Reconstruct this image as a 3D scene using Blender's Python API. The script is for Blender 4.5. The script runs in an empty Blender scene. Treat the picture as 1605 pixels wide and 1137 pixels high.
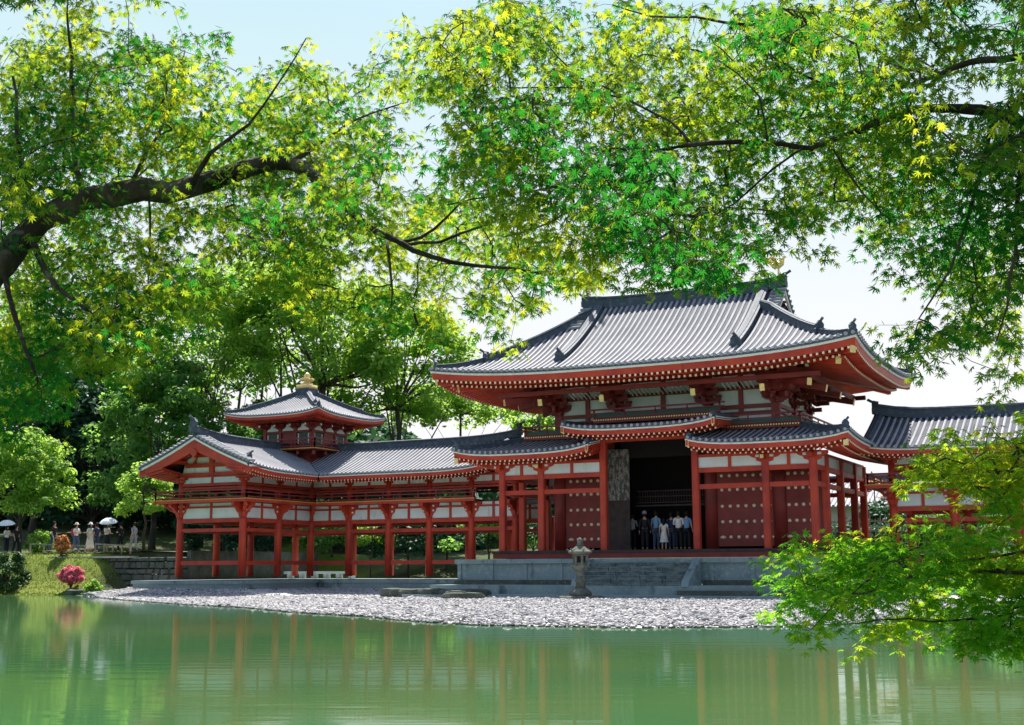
import bpy, math, random
import numpy as np
from mathutils import Vector, Matrix
random.seed(7); rng=np.random.default_rng(11)
R=math.radians; PI=math.pi
sc=bpy.context.scene; COL=sc.collection
# ------------------------------------------------------------- mesh helpers
class MB:
    def __init__(s): s.v=[]; s.f=[]; s.cut=[]
    def add(s,vs,fs):
        n=len(s.v); s.cut.append((n,len(s.f))); s.v+= [tuple(p) for p in vs]; s.f+=[tuple(i+n for i in f) for f in fs]
    def box(s,x0,x1,y0,y1,z0,z1):
        if x0>x1:x0,x1=x1,x0
        if y0>y1:y0,y1=y1,y0
        if z0>z1:z0,z1=z1,z0
        s.add([(x0,y0,z0),(x1,y0,z0),(x1,y1,z0),(x0,y1,z0),(x0,y0,z1),(x1,y0,z1),(x1,y1,z1),(x0,y1,z1)],
              [(0,3,2,1),(4,5,6,7),(0,1,5,4),(1,2,6,5),(2,3,7,6),(3,0,4,7)])
    def cbox(s,c,h,axes=None):
        c=Vector(c); A=axes or (Vector((1,0,0)),Vector((0,1,0)),Vector((0,0,1)))
        vs=[]
        for k in (-1,1):
            for i,j in ((-1,-1),(1,-1),(1,1),(-1,1)): vs.append(c+A[0]*h[0]*i+A[1]*h[1]*j+A[2]*h[2]*k)
        s.add(vs,[(0,3,2,1),(4,5,6,7),(0,1,5,4),(1,2,6,5),(2,3,7,6),(3,0,4,7)])
    def bar(s,a,b,w,h):          # rectangular bar from a to b
        a=Vector(a);b=Vector(b);d=b-a;L=d.length;d.normalize()
        up=Vector((0,0,1)) if abs(d.z)<.95 else Vector((0,1,0))
        sd=d.cross(up).normalized();u=sd.cross(d)
        s.cbox((a+b)/2,(L/2,w/2,h/2),(d,sd,u))
    def prism(s,x,y,z0,z1,r,n=8,r1=None,ph=0):
        r1=r if r1 is None else r1
        vs=[(x+r*math.cos(ph+2*PI*i/n),y+r*math.sin(ph+2*PI*i/n),z0) for i in range(n)]+[(x+r1*math.cos(ph+2*PI*i/n),y+r1*math.sin(ph+2*PI*i/n),z1) for i in range(n)]
        s.add(vs,[tuple(range(n))[::-1],tuple(range(n,2*n))]+[(i,(i+1)%n,n+(i+1)%n,n+i) for i in range(n)])
    def lathe(s,x,y,prof,n=12,ph=0):
        vs=[];fs=[]
        for r,z in prof: vs+=[(x+r*math.cos(ph+2*PI*i/n),y+r*math.sin(ph+2*PI*i/n),z) for i in range(n)]
        for k in range(len(prof)-1):
            fs+=[(k*n+i,k*n+(i+1)%n,(k+1)*n+(i+1)%n,(k+1)*n+i) for i in range(n)]
        fs+=[tuple(range(n))[::-1],tuple(range(len(vs)-n,len(vs)))]
        s.add(vs,fs)
    def tube(s,pts,rad,n=6,cap=True):
        P=[Vector(p) for p in pts];m=len(P)
        if not hasattr(rad,'__len__'):rad=[rad]*m
        vs=[];fs=[];ref=None
        for i in range(m):
            d=(P[min(i+1,m-1)]-P[max(i-1,0)])
            if d.length<1e-9:d=Vector((0,0,1))
            d.normalize()
            if ref is None: ref=Vector((0,0,1)) if abs(d.z)<.9 else Vector((1,0,0))
            a=d.cross(ref).normalized();b=d.cross(a).normalized();ref=-b if False else ref
            for k in range(n):
                t=2*PI*k/n; vs.append(P[i]+a*rad[i]*math.cos(t)+b*rad[i]*math.sin(t))
        for i in range(m-1):
            fs+=[(i*n+k,i*n+(k+1)%n,(i+1)*n+(k+1)%n,(i+1)*n+k) for k in range(n)]
        if cap: fs+=[tuple(range(n)),tuple(range((m-1)*n,m*n))[::-1]]
        s.add(vs,fs)
    def extrude(s,poly,axis,a0,a1):    # poly: 2D pts ; axis 'x' -> (a, p0, p1), 'y' -> (p0,a,p1)
        n=len(poly)
        g=(lambda a,p:(a,p[0],p[1])) if axis=='x' else (lambda a,p:(p[0],a,p[1]))
        s.add([g(a0,p) for p in poly]+[g(a1,p) for p in poly],[tuple(range(n)),tuple(range(n,2*n))[::-1]]+[(i,n+i,n+(i+1)%n,(i+1)%n) for i in range(n)])
    def split(s,name,mat,parent=None,smooth=False):   # every added piece becomes an object of its own
        for i,(a,b) in enumerate(s.cut):
            a2,b2=s.cut[i+1] if i+1<len(s.cut) else (len(s.v),len(s.f))
            q=MB();q.v=s.v[a:a2];q.f=[tuple(k-a for k in f) for f in s.f[b:b2]];q.build(name,mat,parent,smooth)
    def build(s,name,mat,parent=None,smooth=False,loc=None):
        me=bpy.data.meshes.new(name)
        vs=s.v
        if loc is not None: vs=[(v[0]-loc[0],v[1]-loc[1],v[2]-loc[2]) for v in vs]
        me.from_pydata(vs,[],s.f); me.update()
        return link(name,me,mat,parent,smooth,loc)
def fixn(me):
    import bmesh
    b=bmesh.new();b.from_mesh(me);bmesh.ops.recalc_face_normals(b,faces=b.faces);b.to_mesh(me);b.free()
def link(name,me,mat,parent=None,smooth=False,loc=None,fix=True):
    if fix: fixn(me)
    if mat is not None: me.materials.append(mat)
    o=bpy.data.objects.new(name,me);COL.objects.link(o)
    if loc is not None:o.location=loc
    if parent is not None:
        o.parent=parent; w=parent
        off=Vector((0,0,0))
        while w is not None: off+=w.location; w=w.parent
        o.location=Vector(loc or (0,0,0))-off
    if smooth: me.polygons.foreach_set('use_smooth',[True]*len(me.polygons))
    return o
def tag(o,label=None,cat=None,group=None,kind=None):
    for k,v in (('label',label),('category',cat),('group',group),('kind',kind)):
        if v: o[k]=v
    return o
def thing(name,loc,label,cat,group=None):
    o=bpy.data.objects.new(name,None);COL.objects.link(o);o.location=loc;o.empty_display_size=.3
    return tag(o,label,cat,group)
# ------------------------------------------------------------- camera
CAM=dict(f=1976.16,pi=.1617,ro=-.0038,ya=.4758,c=Vector((19.733,-51.164,1.303)))
def cam_axes():
    pi,ro,ya=CAM['pi'],CAM['ro'],CAM['ya']
    fw=Vector((-math.sin(ya)*math.cos(pi),math.cos(ya)*math.cos(pi),math.sin(pi)))
    r=Vector((math.cos(ya),math.sin(ya),0));u=r.cross(fw)
    return fw,r*math.cos(ro)+u*math.sin(ro),u*math.cos(ro)-r*math.sin(ro)
FW,RT,UP=cam_axes()
cd=bpy.data.cameras.new('camera');cam=bpy.data.objects.new('camera',cd);COL.objects.link(cam)
cam.matrix_world=Matrix.Translation(CAM['c'])@Matrix((RT,UP,-FW)).transposed().to_4x4()
cd.sensor_width=36;cd.lens=CAM['f']/1605*36;cd.clip_end=3000;cd.clip_start=.1
sc.camera=cam
def ray(px,py): return FW+RT*((px-802.5)/CAM['f'])-UP*((py-568.5)/CAM['f'])
def atd(px,py,depth): return CAM['c']+ray(px,py)*depth
# ------------------------------------------------------------- materials
def mat(name,base,rough=.6,spec=.5,noise=None,bump=None,metal=0.,coat=0.,coord='Object'):
    m=bpy.data.materials.new(name);m.use_nodes=True;nt=m.node_tree;N=nt.nodes;L=nt.links
    b=N['Principled BSDF'];b.inputs['Base Color'].default_value=(*base,1);b.inputs['Roughness'].default_value=rough
    b.inputs['Metallic'].default_value=metal;b.inputs['Specular IOR Level'].default_value=spec;b.inputs['Coat Weight'].default_value=coat
    tc=N.new('ShaderNodeTexCoord')
    if noise:   # list of (scale, color, lo, hi, stretch)
        prev=None
        for scale,colr,lo,hi,st in noise:
            mp=N.new('ShaderNodeMapping');mp.inputs['Scale'].default_value=st;L.new(tc.outputs[coord],mp.inputs[0])
            t=N.new('ShaderNodeTexNoise');t.inputs['Scale'].default_value=scale;t.inputs['Detail'].default_value=5;L.new(mp.outputs[0],t.inputs[0])
            r=N.new('ShaderNodeMapRange');r.inputs[1].default_value=lo;r.inputs[2].default_value=hi;L.new(t.outputs[0],r.inputs[0])
            mx=N.new('ShaderNodeMix');mx.data_type='RGBA';L.new(r.outputs[0],mx.inputs[0])
            if prev is None: mx.inputs[6].default_value=(*base,1)
            else: L.new(prev,mx.inputs[6])
            mx.inputs[7].default_value=(*colr,1);prev=mx.outputs[2]
        L.new(prev,b.inputs['Base Color'])
    if bump:    # (type, scale, strength, dist, stretch)
        ty,scale,stg,dist,st=bump
        mp=N.new('ShaderNodeMapping');mp.inputs['Scale'].default_value=st;L.new(tc.outputs[coord],mp.inputs[0])
        if ty=='noise': t=N.new('ShaderNodeTexNoise');t.inputs['Detail'].default_value=6;out=t.outputs[0]
        elif ty=='vor': t=N.new('ShaderNodeTexVoronoi');out=t.outputs[0]
        else: t=N.new('ShaderNodeTexWave');t.bands_direction=ty;out=t.outputs[1]
        t.inputs['Scale'].default_value=scale;L.new(mp.outputs[0],t.inputs[0])
        bp=N.new('ShaderNodeBump');bp.inputs['Strength'].default_value=stg;bp.inputs['Distance'].default_value=dist
        L.new(out,bp.inputs['Height']);L.new(bp.outputs[0],b.inputs['Normal'])
    return m
I3=(1,1,1)
M={}
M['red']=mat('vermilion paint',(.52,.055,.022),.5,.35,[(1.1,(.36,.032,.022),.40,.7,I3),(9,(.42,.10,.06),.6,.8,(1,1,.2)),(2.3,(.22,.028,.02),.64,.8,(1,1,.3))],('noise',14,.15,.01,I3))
M['darkred']=mat('shaded red lacquer',(.24,.03,.024),.5,.4,[(2,(.17,.022,.018),.4,.7,I3)])  # deeper red; on upper frames and brackets it puts eave shade into the colour
M['pan']=mat('dark pan tile',(.04,.05,.07),.75,.15,[(1,(.085,.095,.115),.4,.65,I3)])
M['tile']=mat('grey roof tile',(.34,.335,.355),.6,.2,[(.7,(.27,.275,.30),.4,.65,I3),(6,(.42,.40,.42),.58,.75,I3),(2.5,(.17,.18,.2),.62,.78,I3)],('Y',5.5,.25,.02,I3))
M['tilex']=mat('grey roof tile side',(.34,.335,.355),.6,.2,[(.7,(.27,.275,.30),.4,.65,I3),(6,(.42,.40,.42),.58,.75,I3),(2.5,(.17,.18,.2),.62,.78,I3)],('X',5.5,.25,.02,I3))
M['ridge']=mat('dark ridge tile',(.075,.095,.125),.6,.25,[(5,(.17,.18,.2),.5,.75,I3)],('Z',5.5,.6,.03,I3))
M['tileedge']=mat('eave tile edge',(.07,.085,.11),.5,.5,[(9,(.16,.17,.19),.5,.7,I3)])
M['white']=mat('white plaster',(.72,.76,.74),.8,.3,[(1.2,(.58,.64,.61),.42,.75,I3),(3.5,(.42,.47,.44),.60,.80,(1,1,.35))])
M['whitepaint']=mat('white eave paint',(.78,.77,.72),.6,.3,[(3,(.62,.61,.56),.5,.75,I3)])
M['gold']=mat('gilded metal',(.85,.62,.26),.35,.5,[(12,(.7,.45,.15),.5,.8,I3)],metal=.35)
M['pale']=mat('pale gilt stud',(.85,.72,.5),.4,.5,metal=.1)
M['green']=mat('dark green lattice',(.03,.10,.08),.6,.4)
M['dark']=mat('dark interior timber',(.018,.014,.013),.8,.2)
M['deck']=mat('dark deck timber',(.06,.035,.03),.6,.3,[(4,(.03,.02,.018),.4,.7,(1,.2,1))])
M['aged']=mat('flaking aged door paint',(.30,.28,.24),.8,.2,[(9,(.10,.095,.085),.45,.58,(1,1,.35)),(24,(.05,.045,.04),.54,.6,(1,1,.6))])
M['stone']=mat('weathered granite',(.25,.315,.315),.85,.25,[(.5,(.17,.235,.24),.4,.65,I3),(7,(.33,.36,.35),.52,.75,I3),(1.6,(.09,.12,.12),.60,.72,(1,1,.5))],('noise',25,.4,.02,I3))  # granite with the teal tint of its shadows mixed into the colour
M['steps']=mat('worn step stone',(.17,.21,.21),.9,.2,[(2.5,(.09,.12,.12),.42,.6,(1,1,2.5)),(9,(.26,.28,.27),.55,.75,I3)],('noise',20,.5,.02,I3))
M['cheek']=mat('smooth cheek stone',(.33,.40,.40),.8,.25,[(1.5,(.24,.31,.31),.45,.65,I3)],('noise',25,.3,.02,I3))
M['moss']=mat('lichened lantern stone',(.11,.12,.10),.9,.2,[(3,(.17,.17,.15),.45,.7,I3),(9,(.06,.07,.05),.5,.75,I3)],('noise',30,.5,.02,I3))
M['stonedark']=mat('shade-toned mossy stone',(.10,.11,.095),.9,.2,[(1.5,(.05,.065,.045),.4,.7,I3),(8,(.19,.19,.175),.58,.75,I3)],('noise',10,.6,.04,I3))  # tree shade on the retaining wall is put into this darker tone
M['pebble']=mat('white river pebbles',(.50,.49,.50),.8,.2,[(3.1,(.30,.31,.33),.45,.62,I3),(2.2,(.72,.66,.62),.5,.7,(1.3,.8,1))])
M['bark']=mat('maple bark',(.045,.036,.028),.9,.2,[(6,(.11,.095,.07),.45,.65,(1,1,.4)),(14,(.13,.14,.10),.56,.66,I3),(2.2,(.02,.016,.013),.5,.7,I3)],('noise',22,1.0,.05,(1,1,.35)))
M['barkfar']=mat('tree bark',(.06,.05,.04),.9,.2,[(4,(.11,.10,.085),.5,.7,(1,1,.3))])
M['wood']=mat('weathered fence timber',(.30,.27,.21),.8,.2,[(8,(.18,.16,.13),.45,.7,(1,1,.3))])
M['path']=mat('pale gravel path',(.52,.49,.44),.95,.1,[(1.5,(.40,.38,.34),.4,.7,I3)],('noise',30,.5,.02,I3))
M['water']=None
def leafmat(name,a,b,trans,tw=.5,rough=.5,sc_=1.5,hue=None,t0=None):
    m=bpy.data.materials.new(name);m.use_nodes=True;nt=m.node_tree;N=nt.nodes;L=nt.links
    pb=N['Principled BSDF'];out=N['Material Output'];pb.inputs['Roughness'].default_value=rough;pb.inputs['Specular IOR Level'].default_value=.08 if rough>.8 else .2
    g=N.new('ShaderNodeNewGeometry');t=N.new('ShaderNodeTexNoise');t.inputs['Scale'].default_value=sc_
    tc=N.new('ShaderNodeTexCoord');L.new(tc.outputs['Object'],t.inputs[0])
    rr=N.new('ShaderNodeMapRange');rr.inputs[1].default_value=.3;rr.inputs[2].default_value=.7;L.new(t.outputs[0],rr.inputs[0])
    ad=N.new('ShaderNodeMath');ad.operation='MULTIPLY_ADD';ad.inputs[1].default_value=.28 if t0 else .5;L.new(g.outputs['Random Per Island'],ad.inputs[0])
    ml=N.new('ShaderNodeMath');ml.operation='MULTIPLY';ml.inputs[1].default_value=.72 if t0 else .5;L.new(rr.outputs[0],ml.inputs[0]);L.new(ml.outputs[0],ad.inputs[2])
    mx=N.new('ShaderNodeMix');mx.data_type='RGBA';mx.inputs[6].default_value=(*a,1);mx.inputs[7].default_value=(*b,1);L.new(ad.outputs[0],mx.inputs[0])
    L.new(mx.outputs[2],pb.inputs['Base Color'])
    tr=N.new('ShaderNodeBsdfTranslucent')
    m2=N.new('ShaderNodeMix');m2.data_type='RGBA';m2.inputs[6].default_value=(*(t0 or [c*.75 for c in trans]),1);m2.inputs[7].default_value=(*trans,1);ss=N.new('ShaderNodeMapRange');ss.inputs[1].default_value=.34 if t0 else 0;ss.inputs[2].default_value=.85 if t0 else 1;L.new(ad.outputs[0],ss.inputs[0]);L.new(ss.outputs[0],m2.inputs[0])
    L.new(m2.outputs[2],tr.inputs[0])
    ms=N.new('ShaderNodeMixShader');ms.inputs[0].default_value=tw;L.new(pb.outputs[0],ms.inputs[1]);L.new(tr.outputs[0],ms.inputs[2]);L.new(ms.outputs[0],out.inputs[0])
    return m
M['maple']=leafmat('maple leaf',(.002,.055,.018),(.010,.11,.014),(.90,.92,.04),.50,.9,.8,None,(.04,.30,.025))  # sunlit yellow and deep shade green painted in as noise patches
M['maplelow']=leafmat('young maple leaf',(.008,.10,.012),(.09,.22,.012),(.95,.90,.04),.56,.9,1.3,None,(.20,.55,.02))  # same painted sun and shade patches, yellower for the lit leaf tips
M['leafA']=leafmat('broad leaf mid green',(.03,.12,.03),(.07,.19,.045),(.36,.66,.12),.56,sc_=.5)
M['leafB']=leafmat('broad leaf dark green',(.012,.06,.035),(.035,.11,.055),(.08,.22,.07),.3,sc_=.5)
M['leafC']=leafmat('light green leaf',(.05,.18,.03),(.14,.30,.05),(.52,.78,.12),.60,sc_=.7)
M['leafP']=leafmat('azalea bloom',(.72,.08,.17),(.85,.30,.36),(.8,.25,.3),.35,sc_=3)
M['leafO']=leafmat('orange blossom',(.60,.25,.08),(.7,.35,.12),(.7,.35,.1),.3,sc_=3)
M['bushd']=leafmat('clipped shrub leaf',(.02,.07,.02),(.05,.12,.03),(.08,.2,.04),.25,sc_=2)
# ------------------------------------------------------------- roofs
class Slope:
    """One roof slope: x runs along the eave, d inward from it."""
    def __init__(s,O,U,D,x0,x1,zf,dmax,dmin=None,s0=1,s1=1):
        s.O=Vector((*O,0));s.U=Vector((*U,0));s.D=Vector((*D,0));s.x0=x0;s.x1=x1;s.zf=zf;s.dmax=dmax;s.dmin=dmin or (lambda x:0);s.s0=s0;s.s1=s1
    def P(s,x,d,dz=0): 
        p=s.O+s.U*x+s.D*d; p.z=s.zf(x,d)+dz; return p
    def E(s,x,d,dz=0):      # point hung from the eave line; mitred at hipped ends
        xx=min(max(x,s.x0+d*s.s0),s.x1-d*s.s1)
        p=s.O+s.U*xx+s.D*d;p.z=s.zf(x,0)+dz;return p
    def tiles(s,mb,sp,r,nd=8,ribs=True,pan=None):
        n=max(2,round((s.x1-s.x0)/sp));xs=[s.x0+(s.x1-s.x0)*(i+.5)/n for i in range(n)]
        sx=[s.x0+1e-3]+xs+[s.x1-1e-3]
        vs=[];fs=[]
        for x in sx:
            a=s.dmin(x);b=max(s.dmax(x),a+.01)
            for j in range(nd+1): vs.append(s.P(x,a+(b-a)*j/nd))
        for i in range(len(sx)-1):
            for j in range(nd):
                k=i*(nd+1)+j;fs.append((k,k+1,k+nd+2,k+nd+1))
        (mb if pan is None else pan).add(vs,fs)
        if not ribs:return
        for x in xs:
            a=s.dmin(x);b=s.dmax(x)
            if b-a<.08:continue
            vs=[];fs=[];m=max(2,round(nd*(b-a)/max(.1,s.dmax((s.x0+s.x1)/2)))+1);K=5
            a2=a-(.05 if a==0 else 0)
            for j in range(m+1):
                d=a2+(b-a2)*j/m;p=s.P(x,max(d,0));p+=s.D*(d-max(d,0))
                for k in range(K):
                    t=PI*k/(K-1);vs.append(p+s.U*(r*math.cos(t))+Vector((0,0,r*.95*math.sin(t)-.015)))
            for j in range(m):
                for k in range(K-1): q=j*K+k;fs.append((q,q+1,q+K+1,q+K))
            mb.add(vs,fs)
            if a==0:   # round end tile
                c=s.P(x,0)-s.D*.05+Vector((0,0,r*.25));n8=8
                ring=[c+s.U*(r*1.12*math.cos(2*PI*k/n8))+Vector((0,0,r*1.12*math.sin(2*PI*k/n8))) for k in range(n8)]
                ring2=[q-s.D*.035 for q in ring]
                mb.add(ring+ring2,[tuple(range(8,16))]+[(k,(k+1)%8,8+(k+1)%8,8+k) for k in range(8)])
    def band(s,mb,prof,n=None,x0=None,x1=None):
        """sweep closed profile [(d,dz)..] along the eave"""
        x0=s.x0 if x0 is None else x0;x1=s.x1 if x1 is None else x1
        n=n or max(2,round((x1-x0)/.5));m=len(prof);vs=[];fs=[]
        for i in range(n+1):
            x=x0+(x1-x0)*i/n
            for d,dz in prof: vs.append(s.E(x,d,dz))
        for i in range(n):
            for k in range(m): a=i*m+k;b=i*m+(k+1)%m;fs.append((a,b,b+m,a+m))
        fs+=[tuple(range(m)),tuple(range(n*m,n*m+m))[::-1]]
        mb.add(vs,fs)
def eaves(s,B,k=1.,wall=3.4,sp=.25,rs=.28,x0=None,x1=None,tiers=2,hide=0):
    """B: dict of mesh builders edge, white, fascia, rafters, caps"""
    s.band(B['edge'],[(0,.0),(0,-.10*k),(.25*k,-.10*k),(.25*k,.0)])
    s.band(B['white'],[(.03*k,-.10*k),(.03*k,-.19*k),(.3*k,-.19*k),(.3*k,-.10*k)])
    s.band(B['fascia'],[(.09*k,-.19*k),(.11*k,-.46*k),(.2*k,-.46*k),(.2*k,-.19*k)])
    d2=.75*k
    top1=-.44*k
    s.band(B['fascia'],[(.2*k,top1+.03),(.2*k,top1),(d2,top1+.1*k),(d2,top1+.14*k)])
    s.band(B['fascia'],[(d2,top1+.14*k),(d2,top1-.10*k),(wall,top1-.10*k+rs*(wall-d2)),(wall,top1+.02*k+rs*(wall-d2))])
    if hide: return
    a=s.x0 if x0 is None else x0;b=s.x1 if x1 is None else x1
    n=round((b-a)/sp);w=.05*k;h=.065*k
    for i in range(n):
        x=a+(b-a)*(i+.5)/n
        for t in range(tiers):
            if t==0: da,za,db,zb=.14*k,top1-h-.01,d2+.05,top1+.1*k-h-.01
            else: da,za,db,zb=d2-.05,top1-.2*k,wall,top1-.2*k+rs*(wall-d2)
            if (s.s0 and x-s.x0<db): db=max(da+.02,min(db,x-s.x0)) 
            if (s.s1 and s.x1-x<db): db=max(da+.02,min(db,s.x1-x))
            zb=za+(zb-za)*1.0 if db<da+.03 else za+(zb-za)*(db-da)/((d2+.05-da) if t==0 else (wall-da))
            if x-s.x0<da*s.s0 or s.x1-x<da*s.s1: continue
            p=s.O+s.U*x+s.D*da;q=s.O+s.U*x+s.D*db;z=s.zf(x,0);p.z=z+za;q.z=z+zb
            B['rafters'].bar(p,q,w*2,h*2)
            B['caps'].cbox(p-s.D*.012,(w*.9,.014,h*.72),(s.U,s.D,Vector((0,0,1))))
def newB(): return {k:MB() for k in ('edge','white','fascia','rafters','caps','pan')}
def buildB(B,parent):
    for k,nm,mt in (('edge','eave_tile_edge','tileedge'),('white','eave_board','whitepaint'),('fascia','eave_fascia','red'),('rafters','rafters','red'),('caps','rafter_end_caps','pale')):
        if B[k].v: o=B[k].build(nm,M[mt],parent)
        if B[k].v and k in('rafters','caps'): o['kind']='stuff'
def sweep(mb,pts,sec):
    """sweep section [(side,up)] along 3D pts keeping up vertical"""
    P=[Vector(p) for p in pts];m=len(sec);vs=[];fs=[]
    for i,p in enumerate(P):
        d=P[min(i+1,len(P)-1)]-P[max(i-1,0)];d.z=0;d.normalize();sd=Vector((d.y,-d.x,0))
        for a,b in sec: vs.append(p+sd*a+Vector((0,0,b)))
    for i in range(len(P)-1):
        for k in range(m): a=i*m+k;b=i*m+(k+1)%m;fs.append((a,b,b+m,a+m))
    fs+=[tuple(range(m)),tuple(range((len(P)-1)*m,len(P)*m))[::-1]]
    mb.add(vs,fs)
def ridge_sec(w,h): return [(-w*.62,-.12),(-w*.5,h*.7),(-w*.66,h*.7),(-w*.66,h*.8),(-w*.34,h*.84),(-w*.3,h*.95),(0,h*1.04),(w*.3,h*.95),(w*.34,h*.84),(w*.66,h*.8),(w*.66,h*.7),(w*.5,h*.7),(w*.62,-.12)]
def oni(mb,p,dirv,s=1.):
    """ridge-end ornament: shouldered plate with a horned top and an upturned round tile"""
    p=Vector(p);d=Vector(dirv);d.z=0;d.normalize();sd=Vector((d.y,-d.x,0))
    prof=[(-.30,-.15),(-.34,.12),(-.24,.2),(-.26,.4),(-.14,.52),(-.07,.62),(0,.56),(.07,.62),(.14,.52),(.26,.4),(.24,.2),(.34,.12),(.30,-.15)]
    n=len(prof);vs=[p+d*(-.06*s)+sd*(a*s)+Vector((0,0,b*s)) for a,b in prof]+[p+d*(.08*s)+sd*(a*s*.9)+Vector((0,0,b*s)) for a,b in prof]
    mb.add(vs,[tuple(range(n)),tuple(range(n,2*n))[::-1]]+[(i,(i+1)%n,n+(i+1)%n,n+i) for i in range(n)])
    q=p+Vector((0,0,.5*s));mb.tube([q-d*.25*s,q+d*.1*s+Vector((0,0,.06*s)),q+d*.34*s+Vector((0,0,.2*s))],[.07*s,.075*s,.08*s],8)
# bracket cluster (out = unit outward vector)
def bracket(mb,wh,x,y,z,out,steps=2,s=1.,rise=.27):
    o=Vector((*out,0));sd=Vector((o.y,-o.x,0));Z=Vector((0,0,1));c=Vector((x,y,z))
    def blk(p,w,h): mb.cbox(p+Z*h*.5*s,(w*s*.5,w*s*.5,h*s*.28),(o,sd,Z));mb.cbox(p+Z*h*.12*s,(w*s*.36,w*s*.36,h*s*.14),(o,sd,Z))
    blk(c,.46,.26);zz=.24
    for k in range(steps+1):
        p=c+o*(.38*k*s)+Z*(zz+rise*k)*s
        # lateral arm with curved underside
        L=.62*s
        poly=[(-L,.13*s),(-L,.02*s),(-L*.75,-.07*s),(-L*.45,-.1*s),(L*.45,-.1*s),(L*.75,-.07*s),(L,.02*s),(L,.13*s)]
        n=len(poly);vs=[p+sd*a+Z*b-o*.07*s for a,b in poly]+[p+sd*a+Z*b+o*.07*s for a,b in poly]
        mb.add(vs,[tuple(range(n)),tuple(range(n,2*n))[::-1]]+[(i,(i+1)%n,n+(i+1)%n,n+i) for i in range(n)])
        for a in (-.52,0,.52):
            q=p+sd*a*s+Z*.13*s;blk(q,.26,.15)
            if wh is not None and k==steps: wh.cbox(q+o*.14*s+Z*.07*s,(.012,.07*s,.05*s),(o,sd,Z))
        if k<steps: mb.cbox(p+o*.3*s,(.34*s,.07*s,.1*s),(o,sd,Z))
    if steps==0: return
# ------------------------------------------------------------- railing
def railing(mb,p,q,h,n,ends=.25):
    p=Vector(p);q=Vector(q);d=(q-p).normalized()
    for i in range(n+1):
        c=p.lerp(q,i/n); big=i in (0,n)
        mb.bar(c,c+Vector((0,0,h*(1.05 if big else .97))),.07 if big else .05,.07 if big else .05)
    for f,t in ((.98,.07),(.62,.05),(.18,.06)):
        e=ends if f>.5 else 0
        a=p-d*e;b=q+d*e
        mb.bar(a+Vector((0,0,h*f)),b+Vector((0,0,h*f)),t,t)
# =============================================================== MAIN HALL
hall=thing('temple_hall',(0,4.7,1.7),'large vermilion temple hall with curved grey tiled hip and gable roof on stone platform','temple hall')
C=4.7;HX=9.45;HXL=10.15;HY=6.25;XG=4.95;EZ=9.95
def prof(d): return .38*d+.0425*d*d
def liftf(a,A,b,Bv): return .5*(min(1,abs(a)/A)**3.2)*(min(1,abs(b)/Bv)**3.2)
def hx(x): return HXL if x<0 else HX
def zfront(x,d): return EZ+prof(d)+liftf(x,hx(x),HY-d,HY)
def zback(x,d): return zfront(-x,d)
def zside(x,d): return EZ+prof(d)+liftf(x,HY,HX-d,HX)
def zsideL(x,d): return EZ+prof(d)+liftf(x,HY,HXL-d,HXL)
mt=MB();mtx=MB();B=newB()
fr=Slope((0,C-HY),(1,0),(0,1),-HXL,HX,zfront,lambda x:HY if abs(x)<XG+.0 else max(.02,min(HY,hx(x)-abs(x))))
bk=Slope((0,C+HY),(-1,0),(0,-1),-HX,HXL,zback,lambda x:HY if abs(x)<XG else max(.02,min(HY,hx(-x)-abs(x))))
rt=Slope((HX,C),(0,1),(-1,0),-HY,HY,zside,lambda x:min(HX-XG+.02,max(.02,HY-abs(x))))
lf=Slope((-HXL,C),(0,-1),(1,0),-HY,HY,zsideL,lambda x:min(HXL-XG+.02,max(.02,HY-abs(x))))
pan=MB();fr.tiles(mt,.285,.074,14,pan=pan);bk.tiles(mt,.57,.074,12,pan=pan);rt.tiles(mtx,.285,.074,8,pan=pan);lf.tiles(mtx,.285,.074,8,pan=pan)
for s,h in ((fr,0),(rt,0),(lf,0),(bk,1)): eaves(s,B,1.,3.45,.25,.26,hide=h)
# verge: short cross tiles along both gables, front and back
for sx in (-1,1):
    for sy in (-1,1):
        d=4.62
        while d<HY-.1:
            z=EZ+prof(d);y=C+sy*(HY-d)
            mtx.tube([(sx*(XG-.42),y,z+.06),(sx*(XG+.16),y,z+.06)],.075,8)
            d+=.23
mroof=mt.build('main_roof',M['tile'],hall)
mtx.build('side_roof',M['tilex'],mroof);pan.build('pan_tiles',M['pan'],mroof)
buildB(B,mroof)
# gables
g=MB();gb=MB();gw=MB()
for sx in (-1,1):
    n=10;up=[]
    d0=hx(sx)-XG
    for j in range(n+1):
        d=d0+(HY-d0)*j/n;up.append((C-(HY-d),EZ+prof(d)-.06))
    poly=up+[(2*C-y,z) for y,z in up[::-1][1:]]
    g.extrude(poly,'x',sx*(XG-.5),sx*(XG-.42))
    for side in (-1,1):
        for bldr,x0,x1,a,b in ((gb,XG-.02,XG+.08,-.32,-.10),(gw,XG-.04,XG+.13,-.1,.0)):
            pts=[(C+side*(HY-(d0+(HY-d0)*j/n)),EZ+prof(d0+(HY-d0)*j/n)) for j in range(n+1)]
            pl=[(y,z+b) for y,z in pts]+[(y,z+a) for y,z in pts[::-1]]
            bldr.extrude(pl,'x',sx*x0,sx*x1)
g.split('gable_wall',M['red'],mroof);gb.split('bargeboard',M['whitepaint'],mroof);gw.split('verge_tile_edge',M['tileedge'],mroof)
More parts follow.
